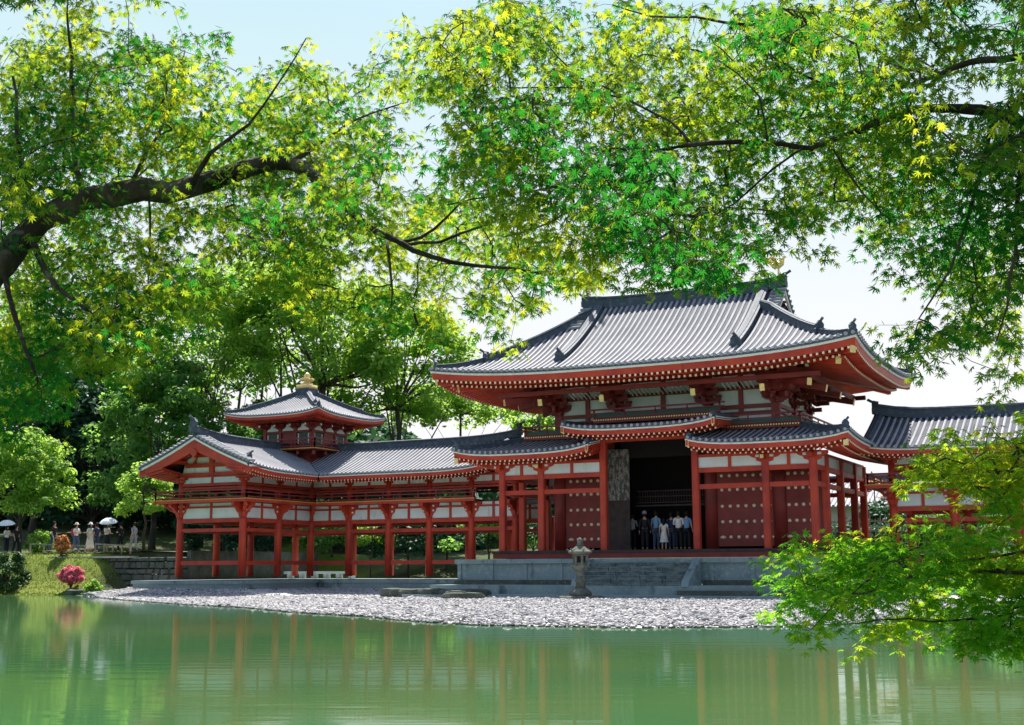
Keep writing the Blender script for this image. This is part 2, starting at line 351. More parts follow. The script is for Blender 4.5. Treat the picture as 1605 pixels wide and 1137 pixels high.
# ridges
rb=MB()
zr=EZ+prof(HY)
pts=[]
for i in range(25):
    x=-5.0+10.0*i/24;pts.append((x,C,zr-.12+.2*(abs(x)/5.1)**4))
sweep(rb,pts,ridge_sec(.46,.5))
for sx in (-1,1): oni(rb,(sx*5.02,C,zr+.12),(sx,0,0),.85)
rb.build('main_ridge',M['ridge'],mroof)
xd=4.1
for sx in (-1,1):
    for sy in (-1,1):
        r_=MB();pts=[]
        for j in range(13):
            d=1.35+(HY-.15-1.35)*j/12;pts.append((sx*xd,C+sy*(HY-d),EZ+prof(d)+.02))
        sweep(r_,pts,ridge_sec(.34,.3));oni(r_,(sx*xd,C+sy*(HY-1.3),EZ+prof(1.3)+.0),(0,sy,0),.85)
        r_.build('descending_ridge',M['ridge'],mroof)
        r_=MB();pts=[]
        H_=hx(sx);ds=H_-xd-.75  # start on the hip
        for j in range(13):
            d=2.0+(ds-2.0)*j/12;x=H_-d;pts.append((sx*x,C+sy*(HY-d),zfront(sx*x,d)+.03))
        # upper part of the corner ridge leans in to the descending ridge
        pts.append((sx*(xd+.2),C+sy*(HY-ds-.25),EZ+prof(ds+.25)+.06))
        sweep(r_,pts,ridge_sec(.3,.32));oni(r_,(sx*(H_-1.9),C+sy*(HY-1.9),zfront(sx*(H_-1.9),1.9)+.05),(sx,sy,0),.75)
        r_.build('corner_ridge',M['ridge'],mroof)
        r_=MB();pts=[]
        for j in range(7):
            d=.25+(1.85-.25)*j/6;pts.append((sx*(H_-d),C+sy*(HY-d),zfront(sx*(H_-d),d)+.02))
        sweep(r_,pts,ridge_sec(.24,.2));oni(r_,(sx*(H_-.2),C+sy*(HY-.2),zfront(sx*H_,0)+.06),(sx,sy,0),.65)
        r_.build('corner_ridge',M['ridge'],mroof)
# phoenix finials
for sx in (-1,1):
    ph=MB();x=sx*4.75;z=zr+.72
    ph.tube([(x,C-.1,z-.2),(x,C-.05,z+.2)],.03,6);ph.tube([(x,C+.1,z-.2),(x,C+.05,z+.2)],.03,6)
    ph.tube([(x-sx*.42,C,z+.42),(x-sx*.15,C,z+.27),(x,C,z+.3),(x+sx*.15,C,z+.38),(x+sx*.24,C,z+.6),(x+sx*.3,C,z+.68),(x+sx*.4,C,z+.64)],[.03,.13,.17,.14,.06,.07,.01],8)
    for sy in (-1,1):
        for k in range(5): ph.tube([(x,C+sy*.12,z+.36),(x-sx*.1-.05*k*sx,C+sy*(.35-.02*k),z+.55+.03*k),(x-sx*(.1+.1*k),C+sy*(.5-.03*k),z+.75-.06*k)],[.05,.05,.01],5)
    for k in range(5): ph.tube([(x-sx*.35,C+.04*(k-2),z+.38),(x-sx*.6,C+.08*(k-2),z+.62+.04*(k%2)),(x-sx*.75,C+.11*(k-2),z+.95-.08*abs(k-2))],[.04,.04,.01],5)
    tag(ph.build('phoenix_statue',M['gold'],None),'small gilded phoenix standing on the '+('left' if sx<0 else 'right')+' end of the main ridge','statue','phoenix statues on the main ridge')
# hip rafters with gilt plates
hr=MB();hp=MB()
for sx in (-1,1):
    for sy in (-1,1):
        for a,b,dz in ((.25,3.6,-.62),(1.0,3.6,-.9)):
            H_=hx(sx);za=zfront(sx*H_,0)+dz;pa=Vector((sx*(H_-a),C+sy*(HY-a),za));pb_=Vector((sx*(H_-b),C+sy*(HY-b),za+.4+(.0 if dz>-.8 else .25)))
            hr.bar(pa,pb_,.24,.3);dv=(pa-pb_).normalized();s2=dv.cross(Vector((0,0,1))).normalized()
            hp.cbox(pa+dv*.012,(.014,.125,.16),(dv,s2,s2.cross(dv)))
hr.split('hip_rafter',M['red'],mroof);hp.split('hip_rafter_plate',M['gold'],mroof)
# ---- upper storey
WY=2.0;BX=[-5.15,-2.12,2.12,5.15];YB=2*C-WY
ux=thing('upper_storey',(0,C,7),None,None);ux.parent=hall;ux.location=Vector((0,0,5.3))
def plaster(x0,x1,y0,y1,z0,z1,parent=ux):
    m=MB();m.box(x0,x1,y0,y1,z0,z1);return m.build('plaster_panel',M['white'],parent)
for i in range(3):
    plaster(BX[i]+.05,BX[i+1]-.05,WY+.02,WY+.1,7.2,9.75)
    plaster(BX[i]+.05,BX[i+1]-.05,YB-.1,YB-.02,7.2,9.75)
for sx in (-1,1):
    plaster(sx*5.13,sx*5.05,WY+.1,C-.1,7.2,9.75);plaster(sx*5.13,sx*5.05,C+.1,YB-.1,7.2,9.75)
bm=MB()
for z,h in ((9.72,.22),(9.02,.13),(8.22,.16),(7.95,.1)):
    bm.box(-5.3,5.3,WY-.12,WY+.02,z-h/2,z+h/2);bm.box(-5.3,5.3,YB-.02,YB+.12,z-h/2,z+h/2)
    for sx in (-1,1): bm.box(sx*5.12,sx*5.27,WY+.02,YB-.02,z-h/2,z+h/2)
for x in (-3.7,.0,3.6): bm.box(x-.1,x+.1,WY-.1,WY+.02,7.9,9.7)
for x in BX: bm.box(x-.19,x+.19,WY-.16,WY+.02,7.1,9.0)
for y in (C,YB):
    for sx in (-1,1): bm.box(sx*5.12,sx*5.33,y-.17,y+.17,7.1,9.0)
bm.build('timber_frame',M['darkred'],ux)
wh=MB()
for x in BX:
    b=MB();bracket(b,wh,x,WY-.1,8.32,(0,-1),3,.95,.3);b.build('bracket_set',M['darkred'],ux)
for sx in (-1,1):
    for y in (WY,C,YB):
        b=MB();bracket(b,wh,sx*5.2,y,8.32,(sx,0),3,.95,.3);b.build('bracket_set',M['darkred'],ux)
    b=MB();q=math.sqrt(.5);bracket(b,wh,sx*5.25,WY-.1,8.32,(sx*q,-q),3,1.15,.26);b.build('bracket_set',M['darkred'],ux)
    # long cantilever rafters ending in gilt plates
tb=MB();tp=MB()
for x in BX+[-6.0,6.0]:
    a=Vector((x,WY-2.1,8.72));b_=Vector((x,WY,9.25))
    if abs(x)>5.5: a=Vector((x*1.18,WY-1.9,8.85));b_=Vector((x*.86,WY,9.3))
    tb.bar(a,b_,.2,.24);dv=(a-b_).normalized();s2=dv.cross(Vector((0,0,1))).normalized();tp.cbox(a+dv*.012,(.014,.105,.15),(dv,s2,s2.cross(dv)))
for sx in (-1,1):
    for y in (WY+.1,C,YB):
        a=Vector((sx*7.3,y,8.8));b_=Vector((sx*5.2,y,9.25));tb.bar(a,b_,.2,.24);dv=(a-b_).normalized();s2=dv.cross(Vector((0,0,1))).normalized();tp.cbox(a+dv*.012,(.014,.105,.15),(dv,s2,s2.cross(dv)))
tb.box(-7.5,7.5,WY-1.75,WY-1.6,9.1,9.3);tb.box(-7.5,7.5,YB+1.6,YB+1.75,9.1,9.3)
for sx in (-1,1): tb.box(sx*6.9,sx*7.05,WY-1.6,YB+1.6,9.1,9.3)
tb.split('cantilever_rafter',M['darkred'],ux);tp.split('gilt_end_plate',M['gold'],ux)
wh.split('painted_block_end',M['whitepaint'],ux)
# lattice of small white ribs below the second rafter row
lt=MB()
for i in range(48):
    x=-4.9+9.8*i/47
    if min(abs(x-c) for c in BX)<.75: continue
    lt.bar((x,WY-.9,9.22),(x,WY-.25,9.0),.05,.03)
lt.build('rib_lattice',M['white'],ux)
# balconies
bal=MB();bead=MB();gp=MB();BYY=.95
def bal_seg(x0,x1,z,h,e0=0,e1=0):
    bal.box(x0,x1,BYY-.1,WY,z-.18,z-.04)
    bal.box(x0,x1,BYY-.14,BYY-.02,z-.16,z+.02)
    n=max(4,int((x1-x0)/.115))
    for i in range(n): x=x0+(x1-x0)*(i+.5)/n;bead.box(x-.03,x+.03,BYY-.17,BYY-.14,z-.07,z-.01)
    gp.box(x0,x1,BYY+.02,BYY+.05,z+.02,z+h*.55)
    railing(bal,(x0,BYY,z),(x1,BYY,z),h,max(3,int((x1-x0)/1.3)),.22)
bal_seg(-2.95,2.95,7.9,.46);bal_seg(-6.45,-3.05,7.28,.46);bal_seg(3.05,6.45,7.28,.46)
for sx in (-1,1):
    bal.box(sx*5.3,sx*6.45,BYY,2*C-BYY,7.1,7.24)
    railing(bal,(sx*6.4,BYY,7.28),(sx*6.4,2*C-BYY,7.28),.46,7,.22)
    gp.box(sx*6.33,sx*6.36,BYY+.05,2*C-BYY,7.3,7.54)
bal.build('balcony_railing',M['darkred'],ux);bead.build('gilt_beading',M['gold'],ux);gp.build('green_lattice',M['green'],ux)
# ---- lower roofs
def lower_roof(name,x0,x1,zw,sl,hipL,hipR,DEP=3.5):
    Y0=-1.5;cx=(x0+x1)/2;H=(x1-x0)/2
    def lift(x):
        t=x/H; return .26*abs(t)**3.5
    zf=lambda x,d: zw+.17+sl*d+.012*d*d+lift(x)*(1-min(1,d/3))
    dm=lambda x: DEP if not((hipL and x<-H+DEP) or (hipR and x>H-DEP)) else max(.02,(x+H) if (hipL and x<0) else (H-x))
    s=Slope((cx,Y0),(1,0),(0,1),-H,H,zf,dm,None,1 if hipL else 0,1 if hipR else 0)
    m=MB();B=newB();s.tiles(m,.27,.062,6,pan=B['pan']);eaves(s,B,.72,1.6,.235,.22)
    t=m.build(name,M['tile'],hall);B['pan'].build('pan_tiles',M['pan'],t)
    sls=[]
    for hip,sg in ((hipL,-1),(hipR,1)):
        if not hip: continue
        L=2*C-2*Y0;hy=L/2
        zs=lambda x,d,H=H: zw+.17+sl*d+.012*d*d+.26*abs(x/hy)**3.5*(1-min(1,d/3))
        if sg<0: s2=Slope((x0,C),(0,-1),(1,0),-hy,hy,zs,lambda x:min(DEP,max(.02,hy-abs(x))))
        else: s2=Slope((x1,C),(0,1),(-1,0),-hy,hy,zs,lambda x:min(DEP,max(.02,hy-abs(x))))
        mm=MB();s2.tiles(mm,.27,.062,6,pan=mm);eaves(s2,B,.72,1.6,.235,.22);mm.build('side_roof',M['tilex'],t)
        r_=MB();pts=[]
        for j in range(9):
            d=.15+(DEP-.2)*j/8;xx=(x0+d) if sg<0 else (x1-d);pts.append((xx,Y0+d,zf(H-d,d)+.02))
        sweep(r_,pts,ridge_sec(.24,.22));oni(r_,(pts[0][0],pts[0][1],pts[0][2]+.02),(sg,-1,0),.6)
        r_.build('corner_ridge',M['ridge'],t)
        hb=MB();hb.bar((x0+.2 if sg<0 else x1-.2,Y0+.2,zw-.1),(x0+2 if sg<0 else x1-2,Y0+2,zw+.25),.16,.2);hb.build('hip_rafter',M['red'],t)
        hb=MB();hb.cbox((x0+.17 if sg<0 else x1-.17,Y0+.17,zw-.1),(.09,.09,.11));hb.build('hip_rafter_plate',M['gold'],t)
    for hip,sg in ((hipL,-1),(hipR,1)):
        if hip: continue
        xx=x0 if sg<0 else x1
        r_=MB();pts=[(xx-sg*.12,Y0+.1+(DEP-.2)*j/8,zf(H*sg,.1+(DEP-.2)*j/8)+.02) for j in range(9)]
        sweep(r_,pts,ridge_sec(.2,.14));r_.build('verge_ridge',M['ridge'],t)
        v=MB();vw=MB()
        n=8;pp=[(Y0+DEP*j/n,zf(H*sg,DEP*j/n)) for j in range(n+1)]
        v.extrude([(y,z-.13) for y,z in pp]+[(y,z-.36) for y,z in pp[::-1]],'x',xx-sg*.12,xx-sg*.04)
        vw.extrude([(y,z-.02) for y,z in pp]+[(y,z-.13) for y,z in pp[::-1]],'x',xx-sg*.12,xx+sg*.0)
        v.build('bargeboard',M['red'],t);vw.build('verge_board',M['whitepaint'],t)
        hb=MB();hb.cbox((xx-sg*.08,Y0+.04,zf(H*sg,0)-.27),(.06,.03,.12));hb.build('verge_end_plate',M['gold'],t)
    buildB(B,t);return t
lower_roof('lower_roof',-8.95,-2.2,6.22,.25,True,False)
lower_roof('lower_roof',2.2,8.95,6.22,.25,False,True)
lower_roof('center_roof',-3.5,3.5,7.08,.12,False,False)
# ---- lower storey
PX=[-7.12,-5.15,-2.12,2.12,5.15,7.12]
SY=[0,WY,C,YB,2*C]
def sqcol(x,y,z0,z1,w=.15,mt_='red',c=.04):
    m=MB();poly=[(-w,-w+c),(-w+c,-w),(w-c,-w),(w,-w+c),(w,w-c),(w-c,w),(-w+c,w),(-w,w-c)]
    n=8;m.add([(x+a,y+b,z0) for a,b in poly]+[(x+a,y+b,z1) for a,b in poly],[tuple(range(n))[::-1],tuple(range(n,2*n))]+[(i,(i+1)%n,n+(i+1)%n,n+i) for i in range(n)])
    return m.build('column',M[mt_],hall)
for x in PX:
    t=6.9 if abs(x)<3 else 5.95
    sqcol(x,0,2.06,t)
for y in SY[1:]:
    for x in (-7.12,7.12): sqcol(x,y,2.06,5.95)
for x in (-5.15,-2.12,2.12,5.15): sqcol(x,2*C,2.06,5.95)
# thick inner columns
for x in (-5.15,-2.12,2.12,5.15):
    for y in (WY,YB):
        if x==-2.12 and y==WY: continue
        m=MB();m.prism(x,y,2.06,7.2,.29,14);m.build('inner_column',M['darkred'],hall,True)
m=MB()   # beams of the lower storey
for a,b in ((-7.12,-2.12),(2.12,7.12)):
    m.box(a,b,-.09,.09,5.26,5.46);m.box(a,b,-.07,.07,4.57,4.77);m.box(a,b,-.08,.08,5.9,6.02)
for sx in (-1,1):
    for z,h in ((5.36,.1),(4.67,.1),(5.96,.06)): m.box(sx*7.12-.08,sx*7.12+.08,0.09,2*C,z-h,z+h)
    m.box(sx*5.15-.09,sx*5.15+.09,0,WY,5.7,5.9)
m.box(-2.12,2.12,-.09,.09,6.75,6.95)
m.box(-7.12,7.12,2*C-.09,2*C+.09,5.26,5.46);m.box(-7.12,7.12,2*C-.09,2*C+.09,4.57,4.77)
m.split('tie_beam',M['red'],hall)
for a,b in ((-7.12,-5.15),(-5.15,-2.12),(2.12,5.15),(5.15,7.12)):
    plaster(a+.14,b-.14,-.03,.03,5.46,5.9,hall)
    n=1;mm=MB();x=(a+b)/2;mm.box(x-.07,x+.07,-.075,-.03,5.46,5.9);mm.build('strut',M['red'],hall)
for sx in (-1,1):
    for j in range(4):
        plaster(sx*7.12-.03,sx*7.12+.03,SY[j]+.15,SY[j+1]-.15,5.46,5.9,hall)
# small boat-shaped brackets on the outer columns
wb=MB()
for x in (-7.12,-5.15,5.15,7.12):
    m=MB()
    poly=[(-.62,5.98),(-.62,5.86),(-.5,5.80),(-.38,5.78),(-.34,5.66),(-.16,5.6),(.16,5.6),(.34,5.66),(.38,5.78),(.5,5.80),(.62,5.86),(.62,5.98)]
    m.extrude([(x+a,b) for a,b in poly],'y',-.13,.1);m.box(x-.09,x+.09,-.5,-.13,5.72,5.9)
    m.build('bracket_set',M['red'],hall)
    wb.cbox((x-.3,-.14,5.86),(.08,.012,.05));wb.cbox((x+.3,-.14,5.86),(.08,.012,.05))
wb.split('painted_block_end',M['whitepaint'],hall)
gg=MB()
for x in (-5.15,5.15): gg.cbox((x,-.53,5.8),(.07,.03,.08))
gg.split('gilt_end_plate',M['gold'],hall)
# studded doors
def door(x0,x1,y,studx,name='door'):
    m=MB();m.box(x0,x1,y-.06,y+.04,2.2,5.5)
    for i in range(1,int((x1-x0)/.5)): 
        m.box(x0+i*(x1-x0)/int((x1-x0)/.5)-.012,x0+i*(x1-x0)/int((x1-x0)/.5)+.012,y-.066,y-.05,2.25,5.45)
    d=m.build(name,M['darkred'],hall)
    s=MB()
    for x in studx:
        for z in (2.59,3.25,3.92,4.63,5.24):
            vs=[];fs=[]
            for r,yy in ((.078,0),(.07,-.035),(.035,-.06)):
                vs+=[(x+r*math.cos(2*PI*k/8),y-.06+yy,z+r*math.sin(2*PI*k/8)) for k in range(8)]
            for a in range(2): fs+=[(a*8+k,a*8+(k+1)%8,a*8+8+(k+1)%8,a*8+8+k) for k in range(8)]
            fs.append(tuple(range(16,24)));s.add(vs,fs)
    s.split('door_stud',M['pale'],d)
    k=MB()
    for x in (studx[0],studx[-1]): k.box(x-.12,x+.12,y-.075,y-.06,2.55,2.62)
    k.build('door_strap',M['gold'],d)
door(-4.86,-2.4,WY,[-4.6+.34*i for i in range(7)])
door(2.4,4.86,WY,[2.62+.353*i for i in range(7)])
door(5.44,7.0,WY,[5.55+.31*i for i in range(4)])
m=MB();m.box(5.44,7.0,WY-.03,WY+.03,5.5,6.2);m.box(2.4,4.86,WY-.05,WY+.05,5.5,6.9);m.box(-4.86,-2.4,WY-.05,WY+.05,5.5,6.9);m.build('transom_wall',M['darkred'],hall)
# open centre leaf with flaking paint
m=MB();m.bar((-2.72,WY-.22,5.45),(-1.68,WY-.08,5.45),.09,2.3);m2=m.build('open_door',M['aged'],hall);m2['label']='open door leaf with flaking grey paint'
m=MB();m.bar((-2.72,WY-.22,3.2),(-1.68,WY-.08,3.2),.09,2.2);m.build('door_foot',M['deck'],m2)
m=MB();m.bar((1.98,WY+.1,4.35),(2.0,WY+1.35,4.35),.09,4.1);m.build('open_door',M['aged'],hall)
# interior
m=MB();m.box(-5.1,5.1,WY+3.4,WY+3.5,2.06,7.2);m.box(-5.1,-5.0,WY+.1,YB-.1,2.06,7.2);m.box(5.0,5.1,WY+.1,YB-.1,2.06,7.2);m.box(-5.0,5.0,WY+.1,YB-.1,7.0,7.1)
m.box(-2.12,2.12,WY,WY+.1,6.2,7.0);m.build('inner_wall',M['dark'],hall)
m=MB()
for i in range(27): x=-1.6+.125*i;m.box(x-.012,x+.012,WY+.95,WY+.97,4.25,4.75)
for z in (4.22,4.5,4.75): m.box(-1.75,1.85,WY+.93,WY+.99,z-.02,z+.02)
m.box(-1.8,1.9,WY+.9,WY+1.0,4.05,4.12);m.build('inner_lattice',M['deck'],hall)
# deck
m=MB();m.box(-7.35,7.35,-.65,2*C+.65,1.94,2.06);m.build('deck',M['deck'],hall)
m=MB();m.box(-7.32,7.32,-.6,-.45,1.72,1.94);m.box(-7.32,-7.2,-.45,2*C+.6,1.72,1.94);m.box(7.2,7.32,-.45,2*C+.6,1.72,1.94);m.build('deck_beam',M['darkred'],hall)
# =============================================================== STONE PLATFORM
pf=thing('stone_platform',(0,C,.6),'pale stone platform with central steps under the vermilion hall','platform')
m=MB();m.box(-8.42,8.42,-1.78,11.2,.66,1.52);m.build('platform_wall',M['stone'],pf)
m=MB();xs=[-8.55,-6.9,-5.0,-3.3,-1.9,-.4,1.1,2.6,4.1,5.7,7.2,8.55]
for i in range(len(xs)-1): m.box(xs[i]+.006,xs[i+1]-.006,-1.92,-.4,1.5,1.69+.004*(i%3))
m.box(-8.55,-7.3,-.39,11.3,1.5,1.685);m.box(7.3,8.55,-.39,11.3,1.5,1.685);m.box(-7.29,7.29,-.39,11.3,1.5,1.68)
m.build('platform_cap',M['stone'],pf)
m=MB()
for x in (-8.36,-6.75,-5.1,-3.4,3.3,5.0,6.7,8.36): m.box(x-.09,x+.09,-1.83,-1.7,.8,1.5)
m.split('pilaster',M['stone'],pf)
m=MB();m.box(-8.55,-2.2,-1.95,-1.7,.55,.8);m.box(2.95,8.55,-1.95,-1.7,.55,.8);m.split('platform_footing',M['stonedark'],pf)
m=MB();SX0,SX1=-1.85,2.6
for i in range(6):
    z1=1.52-.17*i;y1=-1.93-.26*i
    xx=SX0
    k=0
    while xx<SX1-.01:
        w=min(SX1-xx,random.uniform(.9,1.6));w=SX1-xx if SX1-xx-w<.4 else w
        m.box(xx+.015,xx+w-.015,y1-.25,y1+.02,.5,z1-.055);m.box(xx+.012,xx+w-.012,y1-.29,y1+.02,z1-.05,z1+random.uniform(-.008,.008));xx+=w
m.build('stone_steps',M['steps'],pf)
for sx,x in ((-1,SX0),(1,SX1)):
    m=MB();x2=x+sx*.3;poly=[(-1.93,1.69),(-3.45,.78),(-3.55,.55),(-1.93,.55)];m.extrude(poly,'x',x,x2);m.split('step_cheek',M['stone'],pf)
# low terrace and stones in front
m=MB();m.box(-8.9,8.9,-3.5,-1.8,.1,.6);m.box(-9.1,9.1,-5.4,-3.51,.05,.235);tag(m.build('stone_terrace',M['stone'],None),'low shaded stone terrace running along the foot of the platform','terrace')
def flatrock(x,y,z,a,b,h,label,seed):
    r=random.Random(seed);m=MB();n=14;rg=[1+r.uniform(-.22,.22) for _ in range(n)]
    lv=[(1.0,-.1),(1.06,h*.5),(.93,h*.92),(.5,h*1.02)]
    vs=[]
    for s_,zz in lv: vs+=[(x+a*s_*rg[i]*math.cos(2*PI*i/n),y+b*s_*rg[i]*math.sin(2*PI*i/n),z+zz+r.uniform(-.02,.02)) for i in range(n)]
    fs=[(k*n+i,k*n+(i+1)%n,(k+1)*n+(i+1)%n,(k+1)*n+i) for k in range(3) for i in range(n)]+[tuple(range(3*n,4*n))]
    m.add(vs,fs);return tag(m.build('flat_rock',M['stonedark'],None,loc=(x,y,z)),label,'rock','flat rocks on the gravel')
for i in range(5):
    flatrock(-9.9+i*1.05,-4.7-.12*i,.2,.62,.42,.27-.02*(i%2),['pale slab rock at the left end of the row below the platform corner','second slab rock in the row below the platform corner','middle slab rock of the row below the platform corner','fourth slab rock in the row below the platform corner','slab rock at the right end of the row, just under the platform corner'][i],50+i)
flatrock(-5.9,-6.4,.12,.5,.35,.3,'small dark rock just behind the wide flat rock on the gravel',61)
flatrock(-5.2,-7.2,.1,.85,.45,.26,'wide flat dark rock lying on the gravel left of the lantern',62)
m=MB()
for x0,x1 in ((2.7,5.9),(6.5,8.6)): m.box(x0,x1,-4.3,-3.9,.24,.42)
tag(m.build('curb_stones',M['stonedark'],None),'dark low curb stones along the front edge of the shaded terrace','curb')
# =============================================================== STONE LANTERN
lx,ly=-.6,-6.
ln=thing('stone_lantern',(lx,ly,.1),'weathered stone lantern standing on a round base in front of the steps','lantern')
m=MB();m.lathe(lx,ly,[(.93,.02),(.95,.2),(.88,.25)],16);m.build('ground_slab',M['moss'],ln)
m=MB();m.lathe(lx,ly,[(.46,.22),(.48,.36),(.42,.44),(.33,.5),(.26,.56)],12);m.build('base',M['moss'],ln,True)
m=MB();m.lathe(lx,ly,[(.21,.54),(.195,.8),(.235,.84),(.235,.9),(.19,.94),(.185,1.18),(.22,1.24)],12);m.build('shaft',M['moss'],ln,True)
m=MB();m.lathe(lx,ly,[(.2,1.22),(.34,1.34),(.4,1.42),(.38,1.5)],6,.2);m.build('table_stone',M['moss'],ln)
m=MB()
for k in range(6):
    a=.2+2*PI*k/6;m.prism(lx+.27*math.cos(a),ly+.27*math.sin(a),1.5,1.9,.06,6)
m.lathe(lx,ly,[(.3,1.5),(.3,1.58)],6,.2);m.lathe(lx,ly,[(.31,1.84),(.31,1.92)],6,.2);fb=m.build('fire_box',M['moss'],ln)
m=MB();m.lathe(lx,ly,[(.2,1.55),(.2,1.88)],6,.2);m.build('fire_box_core',M['dark'],fb)
m=MB();m.lathe(lx,ly,[(.30,1.9),(.50,1.97),(.53,2.03),(.38,2.10),(.24,2.2),(.12,2.28)],6,.2)
for k in range(6):
    a=.2+2*PI*k/6;m.tube([(lx+.3*math.cos(a),ly+.3*math.sin(a),2.13),(lx+.48*math.cos(a),ly+.48*math.sin(a),2.05),(lx+.58*math.cos(a),ly+.58*math.sin(a),2.13)],[.03,.04,.03],6)
m.build('lantern_roof',M['moss'],ln)
m=MB();m.lathe(lx,ly,[(.1,2.26),(.16,2.32),(.1,2.36),(.13,2.42),(.11,2.5),(.02,2.6)],10);m.build('finial',M['moss'],ln,True)

ln.scale=(.92,.92,.95)
# =============================================================== WINGS
SB=2.81;CB=2.455;WX0=-24.85;WX1=-20.84;WYG=-1.5;WYC=4.12;WYB=8.13;ZB=.945
def wing_parts(W,cols,backcols,bays,floors,roof,sgn=1):
    """cols: (x,y) front columns; bays: list of ((x,y),(x,y)) that carry panels and beams"""
    for x,y in cols+backcols:
        m=MB();m.lathe(x,y,[(.185,ZB-.02),(.185,3.6),(.175,3.95)],12);m.build('column',M['red'],W,True)
        m=MB();m.lathe(x,y,[(.15,4.6),(.15,5.75)],10);m.build('upper_column',M['red'],W,True)
    for a,b,out,foot in bays:
        A=Vector((*a,0));Bv=Vector((*b,0));d=(Bv-A).normalized();o=Vector((*out,0));L=(Bv-A).length
        m=MB()
        for z,w,h in ((3.72,.16,.2),(3.24,.14,.17),(4.38,.14,.09),(5.52,.13,.14),(5.93,.14,.08),(5.35,.12,.1)): m.bar(A+Vector((0,0,z)),Bv+Vector((0,0,z)),w,h)
        if foot: m.bar(A+Vector((0,0,1.62)),Bv+Vector((0,0,1.62)),.14,.2)
        mid=(A+Bv)/2
        # flared strut between the panels, lower and upper
        for z0,z1 in ((3.82,4.6),(5.58,5.95)):
            m.bar(mid+Vector((0,0,z0)),mid+Vector((0,0,z1)),.13,.13)
        m.split('tie_beam',M['red'],W)
        p=MB()
        sd=(d,o,Vector((0,0,1)))
        for z0,z1 in ((3.82,4.34),(4.43,4.58),(5.6,5.9)):
            p.cbox(mid+Vector((0,0,(z0+z1)/2)),(L/2-.12,.02,(z1-z0)/2),sd)
        p.split('plaster_panel',M['white'],W)
    wb=MB()
    for (x,y),out in floors['br']:
        o=Vector((*out,0));o.normalize();s2=Vector((o.y,-o.x,0));c=Vector((x,y,0));m=MB()
        poly=[(-.72,4.6),(-.72,4.46),(-.58,4.38),(-.5,4.3),(-.44,4.14),(-.28,4.06),(-.2,3.86),(.2,3.86),(.28,4.06),(.44,4.14),(.5,4.3),(.58,4.38),(.72,4.46),(.72,4.6)]
        n=len(poly)
        for dirn,th in ((s2,.1),):
            q=o if dirn is s2 else s2
            m.add([c+dirn*a*.8+q*(-.06)+Vector((0,0,b)) for a,b in poly]+[c+dirn*a*.8+q*(.13)+Vector((0,0,b)) for a,b in poly],[tuple(range(n)),tuple(range(n,2*n))[::-1]]+[(i,(i+1)%n,n+(i+1)%n,n+i) for i in range(n)])
        po=[(.0,4.6),(.85,4.6),(.85,4.42),(.62,4.34),(.5,4.2),(.3,4.12),(.2,3.9),(0,3.86)];n=len(po)
        m.add([c+o*a-s2*.08+Vector((0,0,b)) for a,b in po]+[c+o*a+s2*.08+Vector((0,0,b)) for a,b in po],[tuple(range(n)),tuple(range(n,2*n))[::-1]]+[(i,(i+1)%n,n+(i+1)%n,n+i) for i in range(n)])
        m.build('bracket_set',M['red'],W)
        for a in (-.36,.36):
            for z in (4.2,4.44): wb.cbox(c+s2*a*.8+o*.14+Vector((0,0,z)),(.05,.012,.045),(s2,o,Vector((0,0,1))))
        m=MB()
        for z,L in ((5.66,.25),(5.8,.42)): m.cbox(c+Vector((0,0,z+.06)),(L,.11,.06),(s2,o,Vector((0,0,1))))
        m.build('upper_bracket',M['red'],W)
    wb.split('painted_block_end',M['whitepaint'],W)
    # balcony floor edge and railing
    fm=MB();fe=MB();rl=MB();fl=MB()
    for a,b,nn in floors['edge']:
        A=Vector((*a,0));Bv=Vector((*b,0));d=(Bv-A).normalized();
        fm.bar(A-d*.1+Vector((0,0,4.63)),Bv+d*.1+Vector((0,0,4.63)),.14,.13)
        fe.bar(A-d*.12+Vector((0,0,4.715)),Bv+d*.12+Vector((0,0,4.715)),.17,.045)
        railing(rl,A+Vector((0,0,4.73)),Bv+Vector((0,0,4.73)),.45,nn,.2)
    for x0,x1,y0,y1 in floors['slab']: fl.box(x0,x1,y0,y1,4.585,4.69)
    fm.build('floor_edge_beam',M['red'],W);fe.build('floor_edge_board',mat_edge,W);rl.build('railing',M['darkred'],W);fl.build('upper_floor',M['deck'],W)
    cm=MB()
    for x0,x1,y0,y1 in floors['ceil']: cm.box(x0,x1,y0,y1,5.99,6.03)
    cm.build('ceiling',M['darkred'],W)
mat_edge=mat('ochre floor edge',(.55,.28,.06),.5,.4)
WH=3.55;WZ=6.13
def wprof(d): return .38*d+.022*d*d
def wing_roof_common(m,B): pass
# ---- left wing
wl=thing('wing_corridor',(-20,4,ZB),'long two storey vermilion wing corridor left of the hall with gable end and square turret','wing corridor','wing corridors beside the hall')
cols=[(WX0,WYG),(WX1,WYG),(WX1,WYG+SB),(WX1,WYC)]+[(WX1+CB*i,WYC) for i in range(1,6)]
backc=[(WX0,WYG+SB),(WX0,WYC),(WX0,WYB),(WX1,WYB)]+[(WX1+CB*i,WYB) for i in range(1,6)]
bays=[((WX0,WYG),(WX1,WYG),(0,-1),True),((WX1,WYG),(WX1,WYG+SB),(1,0),True),((WX1,WYG+SB),(WX1,WYC),(1,0),True),
      ((WX0,WYG),(WX0,WYG+SB),(-1,0),True),((WX0,WYG+SB),(WX0,WYC),(-1,0),True),((WX0,WYC),(WX0,WYB),(-1,0),False),((WX0,WYB),(WX1,WYB),(0,1),False)]
for i in range(5):
    bays.append(((WX1+CB*i,WYC),(WX1+CB*(i+1),WYC),(0,-1),True));bays.append(((WX1+CB*i,WYB),(WX1+CB*(i+1),WYB),(0,1),False))
ov=.9;XE=WX1+CB*4+.55
q=.707
